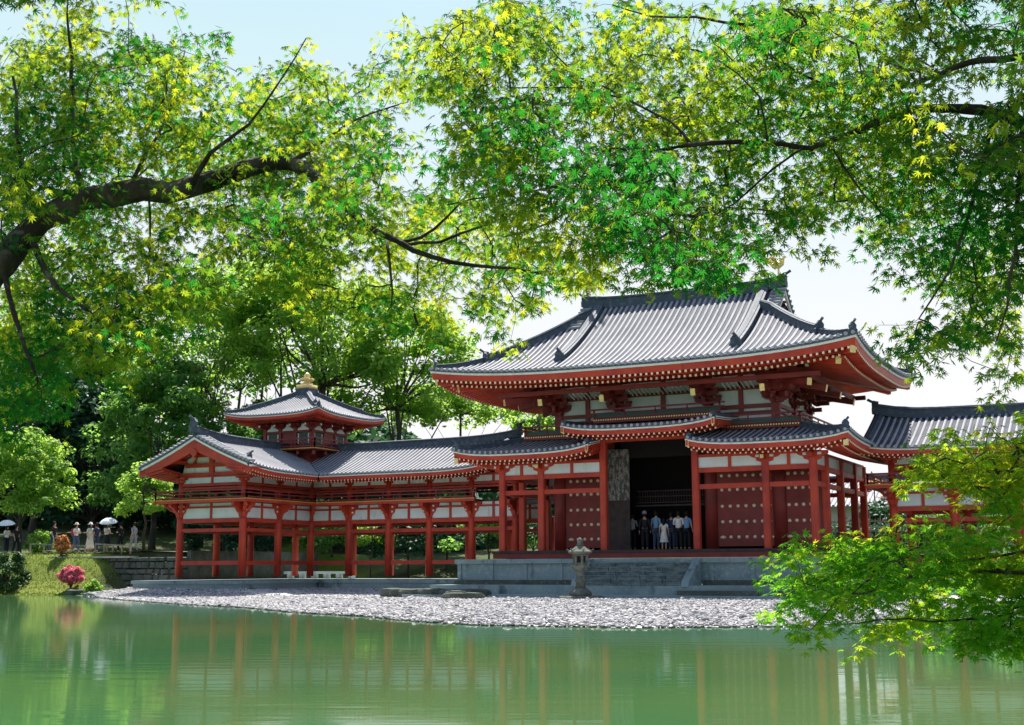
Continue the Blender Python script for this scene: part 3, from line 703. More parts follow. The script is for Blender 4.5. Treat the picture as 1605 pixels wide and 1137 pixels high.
br=[((WX0,WYG),(-q,-q)),((WX1,WYG),(q,-q)),((WX1,WYG),(0,-1)),((WX0,WYG),(0,-1)),((WX1,WYG+SB),(1,0)),((WX1,WYC),(q,-q))]+[((WX1+CB*i,WYC),(0,-1)) for i in range(1,6)]
edge=[((WX0-ov,WYG-ov),(WX1+ov,WYG-ov),5),((WX1+ov,WYG-ov),(WX1+ov,WYC-ov),5),((WX1+ov,WYC-ov),(XE,WYC-ov),9),((WX0-ov,WYB+ov),(WX0-ov,WYG-ov),8)]
slab=[(WX0-ov+.06,WX1+ov-.06,WYG-ov+.06,WYB+ov),(WX1+ov-.06,XE,WYC-ov+.06,WYB+ov),(XE,-7.5,WYC,WYB)]
ceil=[(WX0-.1,WX1+.1,WYG-.1,WYB+.1),(WX1+.1,-8.6,WYC-.1,WYB+.1)]
wing_parts(wl,cols,backc,bays,dict(br=br,edge=edge,slab=slab,ceil=ceil),None)
RX=(WX0+WX1)/2;RY=(WYC+WYB)/2;YG=-3.0;XR=-9.35
def glift(t): return .28*max(0,t)**3      # lift towards a gable end
B=newB();mt=MB();mx=MB()
# corridor front slope: x from inner valley corner to right verge
xa=RX+WH
def zc(x,d): return WZ+wprof(d)+glift(1-(XR-x)/4.)*(1 if x>XR-4 else 0)*(1-.5*d/WH)
s=Slope((0,RY-WH),(1,0),(0,1),RX,XR,lambda x,d:zc(x,d),lambda x:WH,lambda x:max(0,xa-x),0,0)
s.tiles(mt,.26,.062,7,pan=B['pan'])
s2=Slope((0,RY-WH),(1,0),(0,1),xa,XR,lambda x,d:zc(x,d),lambda x:WH,None,0,0);eaves(s2,B,.62,1.55,.21,.2)
s=Slope((0,RY+WH),(-1,0),(0,-1),-XR,-RX+WH,lambda x,d:zc(-x,d),lambda x:WH if x<-RX else max(.02,-RX+WH-x),None,0,1);s.tiles(mt,.52,.075,6,pan=B['pan']);eaves(s,B,.62,1.55,.4,.2,hide=1)
# arm inner slope (faces +X)
def za(y,d): return WZ+wprof(d)+glift(1-(y-YG)/4.)*(1 if y<YG+4 else 0)*(1-.5*d/WH)
s=Slope((RX+WH,0),(0,1),(-1,0),YG,RY,lambda y,d:za(y,d),lambda y:WH,lambda y:max(0,y-(RY-WH)),0,0);s.tiles(mx,.26,.062,7,pan=B['pan'])
s2=Slope((RX+WH,0),(0,1),(-1,0),YG,RY-WH,lambda y,d:za(y,d),lambda y:WH,None,0,0);eaves(s2,B,.62,1.55,.21,.2)
s=Slope((RX-WH,0),(0,-1),(1,0),-(RY+WH),-YG,lambda u,d:za(-u,d),lambda u:WH if u>-RY else max(.02,u+RY+WH),None,1,0);s.tiles(mx,.26,.062,7,pan=B['pan']);eaves(s,B,.62,1.55,.25,.2)
wr=mt.build('corridor_roof',M['tile'],wl);B['pan'].build('pan_tiles',M['pan'],wr);mx.build('side_roof',M['tilex'],wr);buildB(B,wr)
# gable of the arm
def gable_end(parent,RX,YG,WYw):
    n=10;L=[(RX+sg*(WH-d),za(YG,d)) for sg in (-1,) for d in [WH*j/n for j in range(n+1)]]
    Rr=[(2*RX-x,z) for x,z in L[::-1]][1:];top=L+Rr
    def strip(a,b,y0,y1,name,mt_,pinch=0):
        m=MB()
        for k in range(len(top)-1):
            (xa_,z_a),(xb,zb_)=top[k],top[k+1];aa=a;bb=b
            w0=1+pinch*(1-abs(xa_-RX)/WH);w1=1+pinch*(1-abs(xb-RX)/WH)
            p=[(xa_,z_a+a),(xb,zb_+a),(xb,zb_+b*w1),(xa_,z_a+b*w0)]
            m.extrude(p,'y',y0,y1)
        return m.build(name,M[mt_],parent)
    strip(0,-.11,YG-.02,YG+.2,'verge_tile_edge','tileedge');strip(-.11,-.22,YG-.0,YG+.3,'verge_board','whitepaint');strip(-.22,-.52,YG+.06,YG+.14,'bargeboard','red',.5)
    strip(-.2,-.24,YG+.14,WYw,'verge_soffit','red')
    # round verge tiles stepping up both sides
    m=MB()
    d=.15
    while d<WH-.1:
        for sg in (-1,1):
            x=RX+sg*(WH-d);z=za(YG,d)
            m.tube([(x,YG-.08,z+.05),(x,YG+.5,z+.07)],.075,8)
        d+=.24
    m.build('verge_tiles',M['tile'],parent)
    # gable wall
    m=MB();m.extrude([(x,min(z-.3,9)) for x,z in top if abs(x-RX)<2.1]+[(RX+2.0,5.95),(RX-2.0,5.95)],'y',WYw-.02,WYw+.06);m.build('gable_wall',M['white'],parent)
    m=MB()
    for z,h,w in ((6.05,.16,2.1),(6.5,.2,1.7),(6.98,.14,1.1)): m.box(RX-w,RX+w,WYw-.14,WYw-.02,z-h/2,z+h/2)
    m.box(RX-.14,RX+.14,WYw-.16,WYw-.02,6.0,7.5)
    for sg in (-1,1):
        po=[(RX+sg*.1,7.3),(RX+sg*.55,7.05),(RX+sg*.8,6.98),(RX+sg*.14,6.9)];m.extrude(po,'y',WYw-.13,WYw-.03)
        po=[(RX+sg*1.0,6.9),(RX+sg*1.25,6.6),(RX+sg*1.7,6.45),(RX+sg*1.1,6.5)];m.extrude(po,'y',WYw-.13,WYw-.03)
    m.build('gable_frame',M['red'],parent)
    m=MB()
    for x in (-1.75,-.95,.95,1.75,0): 
        z=za(YG,WH-abs(x))-.42;m.bar((RX+x,YG+.16,z),(RX+x,WYw,z),.16,.18)
    m.split('purlin',M['red'],parent)
    m=MB();m.extrude([(RX,7.25),(RX-.12,7.12),(RX-.2,6.95),(RX-.08,6.85),(RX,6.7),(RX+.08,6.85),(RX+.2,6.95),(RX+.12,7.12)],'y',YG+.0,YG+.06);m.build('gable_pendant',M['red'],parent)
gable_end(wr,RX,YG,WYG)
r_=MB();zt=WZ+wprof(WH)
sweep(r_,[(RX,YG-.05+ (RY-1.6-YG)*j/14,za(YG+(RY-1.6-YG)*j/14,WH)+.0+.18*(1-j/14)**4) for j in range(15)],ridge_sec(.34,.34));oni(r_,(RX,YG-.05,zt+.42),(0,-1,0),.9)
r_.build('arm_ridge',M['ridge'],wr)
r_=MB();sweep(r_,[(RX+1.6+(XR-RX-1.6)*j/16,RY,zc(RX+1.6+(XR-RX-1.6)*j/16,WH)+.14*(j/16)**6) for j in range(17)],ridge_sec(.34,.34));oni(r_,(XR,RY,zt+.4),(1,0,0),.8);r_.build('corridor_ridge',M['ridge'],wr)
for sg in (-1,1):
    r_=MB();ys=YG+.75
    sweep(r_,[(RX+sg*(WH-d),ys,za(ys,d)+.02) for d in [.7+(WH-.8)*j/8 for j in range(9)][::-1]],ridge_sec(.22,.2));oni(r_,(RX+sg*(WH-.65),ys,za(ys,.65)+.05),(sg,0,0),.65);r_.build('descending_ridge',M['ridge'],wr)
r_=MB();sweep(r_,[(XR-.5,RY-WH+d,zc(XR-.5,d)+.02) for d in [.7+(WH-.8)*j/8 for j in range(9)]],ridge_sec(.2,.18));oni(r_,(XR-.5,RY-WH+.65,zc(XR-.5,.65)+.03),(0,-1,0),.6);r_.build('descending_ridge',M['ridge'],wr)
m=MB();m.extrude([(RY-WH+.1+d,zc(XR,d)-.2) for d in (0,1,2,3,WH-.1)]+[(RY-WH+.1+d,zc(XR,d)-.5) for d in (WH-.1,3,2,1,0)],'x',XR-.1,XR-.02);m.build('bargeboard',M['red'],wr)
# ---- turret
tu=thing('turret',(RX,RY,8),None,None);tu.parent=wl;tu.location=Vector((RX,RY,7.5))-wl.location
TH=3.2;TX,TY=-22.7,5.98;TZ=9.52
def zt_(x,d): return TZ+.40*d+.035*d*d+.26*(abs(x)/TH)**3.2*(1-d/TH)
mt=MB();mx=MB();B=newB()
for (O,U,D,mm) in (((TX,TY-TH),(1,0),(0,1),mt),((TX,TY+TH),(-1,0),(0,-1),mt),((TX+TH,TY),(0,1),(-1,0),mx),((TX-TH,TY),(0,-1),(1,0),mx)):
    s=Slope(O,U,D,-TH,TH,zt_,lambda x:max(.02,TH-abs(x)));s.tiles(mm,.2,.05,7,pan=B['pan']);eaves(s,B,.55,1.5,.17,.2)
tr_=mt.build('turret_roof',M['tile'],tu)
# sub-parts stay one level below the turret
mx.build('side_roof',M['tilex'],tu);B['pan'].build('pan_tiles',M['pan'],tu)
for k,nm,mt_ in (('edge','eave_tile_edge','tileedge'),('white','eave_board','whitepaint'),('fascia','eave_fascia','red'),('rafters','rafters','red'),('caps','rafter_end_caps','pale')): B[k].build(nm,M['darkred' if k=='caps' else mt_],tu)
for sx in (-1,1):
    for sy in (-1,1):
        r_=MB();pts=[(TX+sx*(TH-d),TY+sy*(TH-d),zt_(TH-d,d)+.02) for d in [1.0+(TH-1.25)*j/8 for j in range(9)]];sweep(r_,pts,ridge_sec(.2,.22));oni(r_,(TX+sx*(TH-.95),TY+sy*(TH-.95),zt_(TH-.95,.95)),(sx,sy,0),.5)
        pts=[(TX+sx*(TH-d),TY+sy*(TH-d),zt_(TH-d,d)+.02) for d in (.12,.4,.7,.95)];sweep(r_,pts,ridge_sec(.16,.13));oni(r_,(TX+sx*(TH-.1),TY+sy*(TH-.1),zt_(TH,0)+.03),(sx,sy,0),.42)
        r_.build('corner_ridge',M['ridge'],tu)
zt2=zt_(0,TH)
m=MB();m.box(TX-.45,TX+.45,TY-.45,TY+.45,zt2-.25,zt2+.12);m.build('roof_cap',M['ridge'],tu)
m=MB();m.box(TX-.42,TX+.42,TY-.42,TY+.42,zt2+.12,zt2+.34);m.lathe(TX,TY,[(.3,zt2+.34),(.38,zt2+.42),(.2,zt2+.5),(.12,zt2+.56),(.34,zt2+.62),(.3,zt2+.68),(.1,zt2+.72),(.17,zt2+.8),(.19,zt2+.9),(.12,zt2+1.0),(.02,zt2+1.08)],12)
for k in range(8):
    a=2*PI*k/8;m.cbox((TX+.3*math.cos(a),TY+.3*math.sin(a),zt2+.66),(.07,.07,.07))
m.build('finial',M['gold'],tu,True)
hw=1.55
m=MB();m.box(TX-hw,TX+hw,TY-hw,TY+hw,7.8,9.3);m.build('turret_wall',M['darkred'],tu)
m=MB();mw=MB();md=MB();mf=MB()
for (ox,oy),(ux_,uy) in (((0,-1),(1,0)),((1,0),(0,1)),((0,1),(-1,0)),((-1,0),(0,-1))):
    o=Vector((ox,oy,0));u=Vector((ux_,uy,0));c=Vector((TX,TY,0))+o*hw;Z=Vector((0,0,1))
    for k in range(4):
        x=-hw+2*hw*k/3;mf.cbox(c+u*x+o*.05+Z*8.5,(.09,.07,.75),(u,o,Z));
        bb=MB();
        mf.cbox(c+u*x+o*.12+Z*9.1,(.3,.12,.06),(u,o,Z));mf.cbox(c+u*x+o*.2+Z*9.28,(.4,.2,.06),(u,o,Z));mf.cbox(c+u*x+o*.3+Z*9.02,(.07,.3,.09),(u,o,Z))
        mw.cbox(c+u*x+o*.61+Z*9.03,(.05,.012,.05),(u,o,Z))
    for k in range(3):
        x=-hw+2*hw*(k+.5)/3
        po=[(-.38,8.78),(.38,8.78),(.36,8.86),(.16,8.95),(.1,9.12),(-.1,9.12),(-.16,8.95),(-.36,8.86)];n=8
        mw.add([c+u*(x+a)+o*.03+Z*b for a,b in po]+[c+u*(x+a)+o*.09+Z*b for a,b in po],[tuple(range(n)),tuple(range(n,2*n))[::-1]]+[(i,(i+1)%n,n+(i+1)%n,n+i) for i in range(n)])
        if k==1: m.cbox(c+u*x+o*.03+Z*8.3,(.38,.03,.36),(u,o,Z))
        else:
            md.cbox(c+u*x+o*.02+Z*8.3,(.3,.03,.33),(u,o,Z))
            for a in (-.34,.34): mw.cbox(c+u*(x+a)+o*.03+Z*8.32,(.035,.03,.28),(u,o,Z))
    mf.cbox(c+o*.04+Z*8.72,(hw+.1,.08,.05),(u,o,Z))
mf.build('turret_frame',M['darkred'],tu);mw.build('plaster_panels',M['white'],tu);md.build('turret_windows',M['green'],tu);m.build('turret_doors',M['darkred'],tu)
hb=2.3;m=MB();me_=MB()
cs=[(TX-hb,TY-hb),(TX+hb,TY-hb),(TX+hb,TY+hb),(TX-hb,TY+hb)]
m.box(TX-hb+.05,TX+hb-.05,TY-hb+.05,TY+hb-.05,7.62,7.72)
for i in range(4):
    a,b=cs[i],cs[(i+1)%4];railing(m,(*a,7.74),(*b,7.74),.5,6,.15);me_.bar((*a,7.7),(*b,7.7),.1,.06)
m.build('turret_balcony',M['darkred'],tu);me_.build('balcony_edge',mat_edge,tu)
m=MB();m.box(TX-1.5,TX+1.5,TY-1.5,TY+1.5,6.9,7.62)
for i in range(4):
    a=Vector((*cs[i],7.5));c=Vector((TX,TY,7.3));m.bar(c+(a-c)*.5+Vector((0,0,-.15)),a+(c-a)*.08,.18,.2)
    b=Vector((*cs[(i+1)%4],7.5));md_=(a+b)/2
    for f in (.25,.5,.75): e=a.lerp(b,f);m.bar(e+(c-e)*.45+Vector((0,0,-.1)),e+(c-e)*.06+Vector((0,0,.02)),.14,.18)
m.build('turret_base',M['darkred'],tu)
# ---- right wing
wr2=thing('wing_corridor',(14,4,ZB),'two storey vermilion wing corridor right of the hall, behind the yellow green maple','wing corridor','wing corridors beside the hall')
RW=[9.45+2.46*i for i in range(6)]
cols=[(x,WYC) for x in RW];backc=[(x,WYB) for x in RW]
bays=[]
for i in range(5):
    bays.append(((RW[i],WYC),(RW[i+1],WYC),(0,-1),True));bays.append(((RW[i],WYB),(RW[i+1],WYB),(0,1),False))
bays.append(((RW[0],WYC),(RW[0],WYB),(-1,0),False))
x0=RW[0]-.85;x1=RW[-1]+.5
wing_parts(wr2,cols,backc,bays,dict(br=[((x,WYC),(0,-1)) for x in RW],edge=[((x0,WYC-ov),(x1,WYC-ov),10),((x0,WYB+ov),(x0,WYC-ov),4)],slab=[(x0+.06,x1,WYC-ov+.06,WYB+ov)],ceil=[(x0+.7,x1,WYC-.1,WYB+.1)]),None)
B=newB();mt=MB();XL=8.45;XQ=x1+.8
def zr_(x,d): return WZ+.05+wprof(d)+.22*max(0,1-(x-XL)/3.)**3
s=Slope((0,RY-WH),(1,0),(0,1),XL,XQ,zr_,lambda x:WH,None,0,0);s.tiles(mt,.27,.066,7,pan=B['pan']);eaves(s,B,.62,1.55,.21,.2)
s=Slope((0,RY+WH),(-1,0),(0,-1),-XQ,-XL,lambda x,d:zr_(-x,d),lambda x:WH,None,0,0);s.tiles(mt,.54,.08,6,pan=B['pan']);eaves(s,B,.62,1.55,.4,.2,hide=1)
t=mt.build('corridor_roof',M['tile'],wr2);B['pan'].build('pan_tiles',M['pan'],t);buildB(B,t)
r_=MB();sweep(r_,[(XL+(XQ-XL)*j/16,RY,zr_(XL+(XQ-XL)*j/16,WH)+.12*(1-j/16)**6) for j in range(17)],ridge_sec(.34,.38));oni(r_,(XL,RY,zt+.4),(-1,0,0),.8);r_.build('corridor_ridge',M['ridge'],t)
r_=MB();sweep(r_,[(XL+.3,RY-WH+d,zr_(XL+.3,d)+.02) for d in [.5+(WH-.6)*j/8 for j in range(9)]],ridge_sec(.2,.16));r_.build('descending_ridge',M['ridge'],t)
m=MB();m.extrude([(RY-WH+.1+d,zr_(XL,d)-.2) for d in (0,1,2,3,WH-.1)]+[(RY-WH+.1+d,zr_(XL,d)-.5) for d in (WH-.1,3,2,1,0)],'x',XL+.02,XL+.1);m.build('bargeboard',M['red'],t)
m=MB();m.cbox((XL+.06,RY-WH+.05,WZ-.02),(.05,.03,.14));m.build('verge_end_plate',M['gold'],t)
# wing platforms
for nm,rects,lab in (('wing_platform',[(-26.55,-19.5,-3.05,9.9),(-19.49,-8.6,2.9,9.9)],'low stone platform with pale edge under the left wing corridor'),('wing_platform',[(8.6,24.5,2.9,9.9)],'low stone platform under the right wing corridor')):
    p=thing(nm,(rects[0][0],rects[0][2],.3),lab,'platform','low platforms under the wing corridors')
    for x0_,x1_,y0_,y1_ in rects:
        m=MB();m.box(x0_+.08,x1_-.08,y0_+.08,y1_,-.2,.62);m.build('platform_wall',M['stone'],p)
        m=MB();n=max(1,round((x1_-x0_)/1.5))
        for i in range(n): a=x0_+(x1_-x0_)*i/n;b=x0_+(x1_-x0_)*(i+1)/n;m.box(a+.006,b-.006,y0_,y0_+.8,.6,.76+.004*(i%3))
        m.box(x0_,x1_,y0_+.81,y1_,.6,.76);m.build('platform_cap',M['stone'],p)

# low stone bench on the back of the wing platform
c=(-27.6,9.3)
t=thing('stone_bench',(-24.6,9.2,.76),'long pale low stone bench behind the columns of the wing gable','bench')
m=MB();m.box(-26.3,-21.6,9.0,9.5,1.02,1.16);m.build('seat',M['white'],t);m=MB()
for i in range(6): x=-26.1+i*.86;m.box(x,x+.22,9.05,9.45,.76,1.02)
m.split('leg',M['white'],t)
# =============================================================== TERRAIN, WATER, SKY
SH=[(-140,-6),(-60,-3),(-42,-2.6),(-36,-2.6),(-31.5,-2.4),(-28.3,-4.2),(-24,-7.3),(-19.5,-10.3),(-13,-14.2),(-8.5,-16.4),(-3.8,-19.8),(-.5,-21.4),(3,-24),(5.5,-25.2),(9.3,-25),(12.2,-23.1),(13.6,-20),(16,-14),(20,-9),(30,-6),(60,-5),(140,-8)]
def shore(x):
    for (a,b),(c,d) in zip(SH,SH[1:]):
        if a<=x<=c: return b+(d-b)*(x-a)/(c-a)
    return -5
def sstep(a,b,x): t=min(1,max(0,(x-a)/(b-a)));return t*t*(3-2*t)
def nz(x,y,s): return math.sin(x*s*1.3+2.1*math.sin(y*s*.9))*math.cos(y*s*1.1+1.7*math.sin(x*s*.7))
def ground_z(x,y):
    s=shore(x)
    if y<s: return max(-1.2,-.12-(s-y)*.35) if y<s-.15 else -.0+(y-s)*.8
    lw=sstep(-29.5,-33,x)     # left bank
    top=-4.6 if x>-27 else -2.0
    z=.15*min(1,(y-s)/max(.5,-4.9-s)) if s<-5.2 else .15*min(1,(y-s)/1.)
    if x<27:
        dx=max(-26.6-x,0,x+19.4);dd=math.hypot(dx,max(-3.05-y,0)) if y<9 else 9
        d2=math.hypot(max(-19.5-x,0,x+8.5),max(2.9-y,0)); z=max(z*.55,.36*(1-min(1,min(dd,d2)/3.2)))if x<-8 else z
        if x>=-8.5: z+=.15*sstep(-4,3,y)
    if x<-26.9 and x>-36 and y>1.0: return 2.25+min(5.5,max(0,y-24)*.13)+.3*nz(x,y,.12)*sstep(12,25,y)
    zl=2.25*sstep(s,1.4,y)
    z=z*(1-lw)+zl*lw
    bh=sstep(11,22,y); z=z*(1-bh)+2.1*bh if z<2.1 else z
    z+=min(5.5,max(0,y-24)*.13)*sstep(-5,-25,x)+.35*nz(x,y,.12)*sstep(12,25,y)
    z+=sstep(-30,-60,x)*sstep(6,25,y)*2.0
    return z
def grid(xs,ys,fz):
    vs=[(x,y,fz(x,y)) for y in ys for x in xs];n=len(xs)
    fs=[(j*n+i,j*n+i+1,(j+1)*n+i+1,(j+1)*n+i) for j in range(len(ys)-1) for i in range(n-1)]
    return vs,fs
def frange(a,b,s): return [a+(b-a)*i/max(1,round((b-a)/s)) for i in range(round((b-a)/s)+1)]
# ground sheet
xs=[-900,-500,-300]+frange(-140,-46,4)[0:]+frange(-44,30,.75)+frange(34,140,5)+[300,500,900]
ys=frange(-60,-30,5)+frange(-29,14,.6)+frange(16,60,2)+frange(66,120,8)+[300,900]
m=MB();v,f=grid(xs,ys,ground_z);m.add(v,f)
gm=mat('ground soil and moss',(.055,.075,.03),.95,.1,[(.25,(.09,.10,.045),.4,.65,I3),(3,(.04,.05,.025),.5,.75,I3)],('noise',6,.5,.05,I3))
# pebble colour on the beach chosen by position mask (the gravel really ends there)
nt=gm.node_tree;N=nt.nodes;L=nt.links
b=N['Principled BSDF'];src=b.inputs['Base Color'].links[0].from_socket
at_=N.new('ShaderNodeAttribute');at_.attribute_name='beach'
vr=N.new('ShaderNodeTexVoronoi');vr.inputs['Scale'].default_value=7;tc=N.new('ShaderNodeTexCoord');L.new(tc.outputs['Object'],vr.inputs[0])
cr=N.new('ShaderNodeMapRange');cr.inputs[1].default_value=0;cr.inputs[2].default_value=1;cr.inputs[3].default_value=.26;cr.inputs[4].default_value=.62
sp_=N.new('ShaderNodeSeparateColor');L.new(vr.outputs['Color'],sp_.inputs[0]);L.new(sp_.outputs[0],cr.inputs[0])
cc=N.new('ShaderNodeCombineColor');L.new(cr.outputs[0],cc.inputs[0]);L.new(cr.outputs[0],cc.inputs[1]);L.new(cr.outputs[0],cc.inputs[2])
mx_=N.new('ShaderNodeMix');mx_.data_type='RGBA';L.new(at_.outputs['Fac'],mx_.inputs[0]);L.new(src,mx_.inputs[6]);L.new(cc.outputs[0],mx_.inputs[7]);L.new(mx_.outputs[2],b.inputs['Base Color'])
go=m.build('ground',gm,None,True);go['kind']='structure'

lw_=N=None
nt=gm.node_tree;N=nt.nodes;L=nt.links;b=N['Principled BSDF'];src=b.inputs['Base Color'].links[0].from_socket
a2=N.new('ShaderNodeAttribute');a2.attribute_name='lawn';tn=N.new('ShaderNodeTexNoise');tn.inputs['Scale'].default_value=1.3;tn.inputs['Detail'].default_value=8
c2=N.new('ShaderNodeValToRGB');c2.color_ramp.elements[0].position=.35;c2.color_ramp.elements[0].color=(.13,.19,.03,1);c2.color_ramp.elements[1].position=.65;c2.color_ramp.elements[1].color=(.29,.29,.07,1);L.new(tn.outputs[0],c2.inputs[0])
m3=N.new('ShaderNodeMix');m3.data_type='RGBA';L.new(a2.outputs['Fac'],m3.inputs[0]);L.new(src,m3.inputs[6]);L.new(c2.outputs[0],m3.inputs[7]);L.new(m3.outputs[2],b.inputs['Base Color'])
at=go.data.attributes.new('lawn','FLOAT','POINT')
at.data.foreach_set('value',[1. if ((vv.co.x<-31.5 and vv.co.y<1.3) or (12<vv.co.y<40 and abs(vv.co.x-(-24.9-.97*(vv.co.y-13)))<2.6)) else 0. for vv in go.data.vertices])
at=go.data.attributes.new('beach','FLOAT','POINT')
vals=[]
for vv in go.data.vertices:
    x,y,_=vv.co;vals.append(1. if (-29.6<x<24 and y<12 and _<.6) else 0.)
at.data.foreach_set('value',vals)
# water
wm=bpy.data.materials.new('green pond water');wm.use_nodes=True;nt=wm.node_tree;N=nt.nodes;L=nt.links;b=N['Principled BSDF']
b.inputs['Base Color'].default_value=(.135,.30,.085,1);b.inputs['Roughness'].default_value=.05;b.inputs['IOR'].default_value=1.33
tc=N.new('ShaderNodeTexCoord');mp=N.new('ShaderNodeMapping');mp.inputs['Scale'].default_value=(1,1,1);mp.inputs['Rotation'].default_value=(0,0,-.47);L.new(tc.outputs['Object'],mp.inputs[0])
t1=N.new('ShaderNodeTexNoise');t1.inputs['Scale'].default_value=1.1;t1.inputs['Detail'].default_value=3
mp2=N.new('ShaderNodeMapping');mp2.inputs['Scale'].default_value=(.5,2.2,1);L.new(mp.outputs[0],mp2.inputs[0]);L.new(mp2.outputs[0],t1.inputs[0])
bp=N.new('ShaderNodeBump');bp.inputs['Strength'].default_value=.06;bp.inputs['Distance'].default_value=.05;L.new(t1.outputs[0],bp.inputs['Height']);L.new(bp.outputs[0],b.inputs['Normal'])
t2=N.new('ShaderNodeTexNoise');t2.inputs['Scale'].default_value=.16;L.new(mp.outputs[0],t2.inputs[0])
mr=N.new('ShaderNodeMapRange');mr.inputs[1].default_value=.4;mr.inputs[2].default_value=.65;L.new(t2.outputs[0],mr.inputs[0])
mx_=N.new('ShaderNodeMix');mx_.data_type='RGBA';mx_.inputs[6].default_value=(.052,.145,.055,1);mx_.inputs[7].default_value=(.075,.165,.055,1);L.new(mr.outputs[0],mx_.inputs[0]);L.new(mx_.outputs[2],b.inputs['Base Color'])
m=MB();m.add([(-400,-300,0),(400,-300,0),(400,-1,0),(-400,-1,0)],[(0,1,2,3)]);w=m.build('pond_water',wm,None);w['kind']='structure'
# near bank under the camera
def nb(x,y):
    f=(Vector((x,y,0))-CAM['c']).dot(Vector((FW.x,FW.y,0)).normalized());return -.7+1.15*sstep(5.6,3.6,f+.2*math.sin(x*1.3))
m=MB();v,f=grid(frange(-2,50,.8),frange(-85,-38,.8),nb);m.add(v,f);o=m.build('near_bank',mat('grassy bank',(.09,.13,.04),.95,.1,[(1,(.16,.15,.08),.4,.7,I3)],('noise',5,.6,.06,I3)),None,True);o['kind']='structure'
# pebbles
def ico():
    t=(1+5**.5)/2;v=np.array([(-1,t,0),(1,t,0),(-1,-t,0),(1,-t,0),(0,-1,t),(0,1,t),(0,-1,-t),(0,1,-t),(t,0,-1),(t,0,1),(-t,0,-1),(-t,0,1)],float)/math.sqrt(1+t*t)
    f=np.array([(0,11,5),(0,5,1),(0,1,7),(0,7,10),(0,10,11),(1,5,9),(5,11,4),(11,10,2),(10,7,6),(7,1,8),(3,9,4),(3,4,2),(3,2,6),(3,6,8),(3,8,9),(4,9,5),(2,4,11),(6,2,10),(8,6,7),(9,8,1)])
    return v,f
def npmesh(name,V,F,mat_,parent=None,smooth=False,loc=None,k=3):
    me=bpy.data.meshes.new(name);nv=len(V);nf=len(F)
    me.vertices.add(nv);me.vertices.foreach_set('co',np.asarray(V,np.float32).ravel())
    me.loops.add(nf*k);me.loops.foreach_set('vertex_index',np.asarray(F,np.int32).ravel())
    me.polygons.add(nf);me.polygons.foreach_set('loop_start',np.arange(0,nf*k,k,dtype=np.int32));
    me.update(calc_edges=True);me.validate()
    return link(name,me,mat_,parent,smooth,loc,False)
iv,jf=ico();Vs=[];Fs=[];cnt=0
while cnt<52000:
    x=rng.uniform(-29,16);s=shore(x)
    y=rng.uniform(s-.25,-3.9) if x>-19.4 and x<-9.3 else rng.uniform(s-.25,-5.3 if x>-9.3 else -2.6)
    if x<-26.8 and y>-2.9: pass
    if x>-19.3 and rng.random()<.02: y=rng.uniform(-4,2.7);x=rng.uniform(-19.3,-9.1)
    if math.hypot(x+.6,y+6)<1.05: continue
    a=rng.uniform(.022,.052)*(1.15 if y<-14 else 1)*(1.9 if rng.random()<.02 else 1);z=ground_z(x,y)
    sc3=np.array([a*rng.uniform(.8,1.5),a*rng.uniform(.7,1.1),a*rng.uniform(.62,.95)]);th=rng.uniform(0,6.28)
    P=iv*rng.uniform(.85,1.15,(12,1))*sc3;c_,s_=math.cos(th),math.sin(th)
    Vs.append(np.stack([P[:,0]*c_-P[:,1]*s_+x,P[:,0]*s_+P[:,1]*c_+y,P[:,2]+z+a*.2],1));Fs.append(jf+12*cnt);cnt+=1
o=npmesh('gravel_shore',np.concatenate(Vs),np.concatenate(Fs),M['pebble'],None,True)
# give every stone its own tone
nt=M['pebble'].node_tree;N=nt.nodes;L=nt.links;b=N['Principled BSDF'];src=b.inputs['Base Color'].links[0].from_socket
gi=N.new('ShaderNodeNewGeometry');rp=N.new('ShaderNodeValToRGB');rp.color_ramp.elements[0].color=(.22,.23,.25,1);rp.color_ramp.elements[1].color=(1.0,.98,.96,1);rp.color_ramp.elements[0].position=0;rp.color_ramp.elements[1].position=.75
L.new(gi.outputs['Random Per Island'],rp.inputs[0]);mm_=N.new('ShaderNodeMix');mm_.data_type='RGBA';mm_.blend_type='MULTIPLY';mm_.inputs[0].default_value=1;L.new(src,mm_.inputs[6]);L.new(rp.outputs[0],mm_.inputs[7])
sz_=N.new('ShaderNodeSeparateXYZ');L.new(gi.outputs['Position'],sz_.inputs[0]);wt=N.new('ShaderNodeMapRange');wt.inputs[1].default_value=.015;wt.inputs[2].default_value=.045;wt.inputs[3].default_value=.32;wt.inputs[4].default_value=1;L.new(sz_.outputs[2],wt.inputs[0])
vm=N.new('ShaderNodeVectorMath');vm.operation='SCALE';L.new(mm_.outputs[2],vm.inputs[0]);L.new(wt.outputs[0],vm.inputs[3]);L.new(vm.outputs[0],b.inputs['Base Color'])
tag(o,'pale river pebbles covering the shore in front of the hall','pebbles',None,'stuff')
# path on the left bank
m=MB();v,f=grid(frange(-75,-27.2,1.),frange(1.2,4.2,.5),lambda x,y:ground_z(x,y)+.02+.03*math.sin(x));m.add(v,f);o=m.build('path',M['path'],None,True);o['kind']='structure'
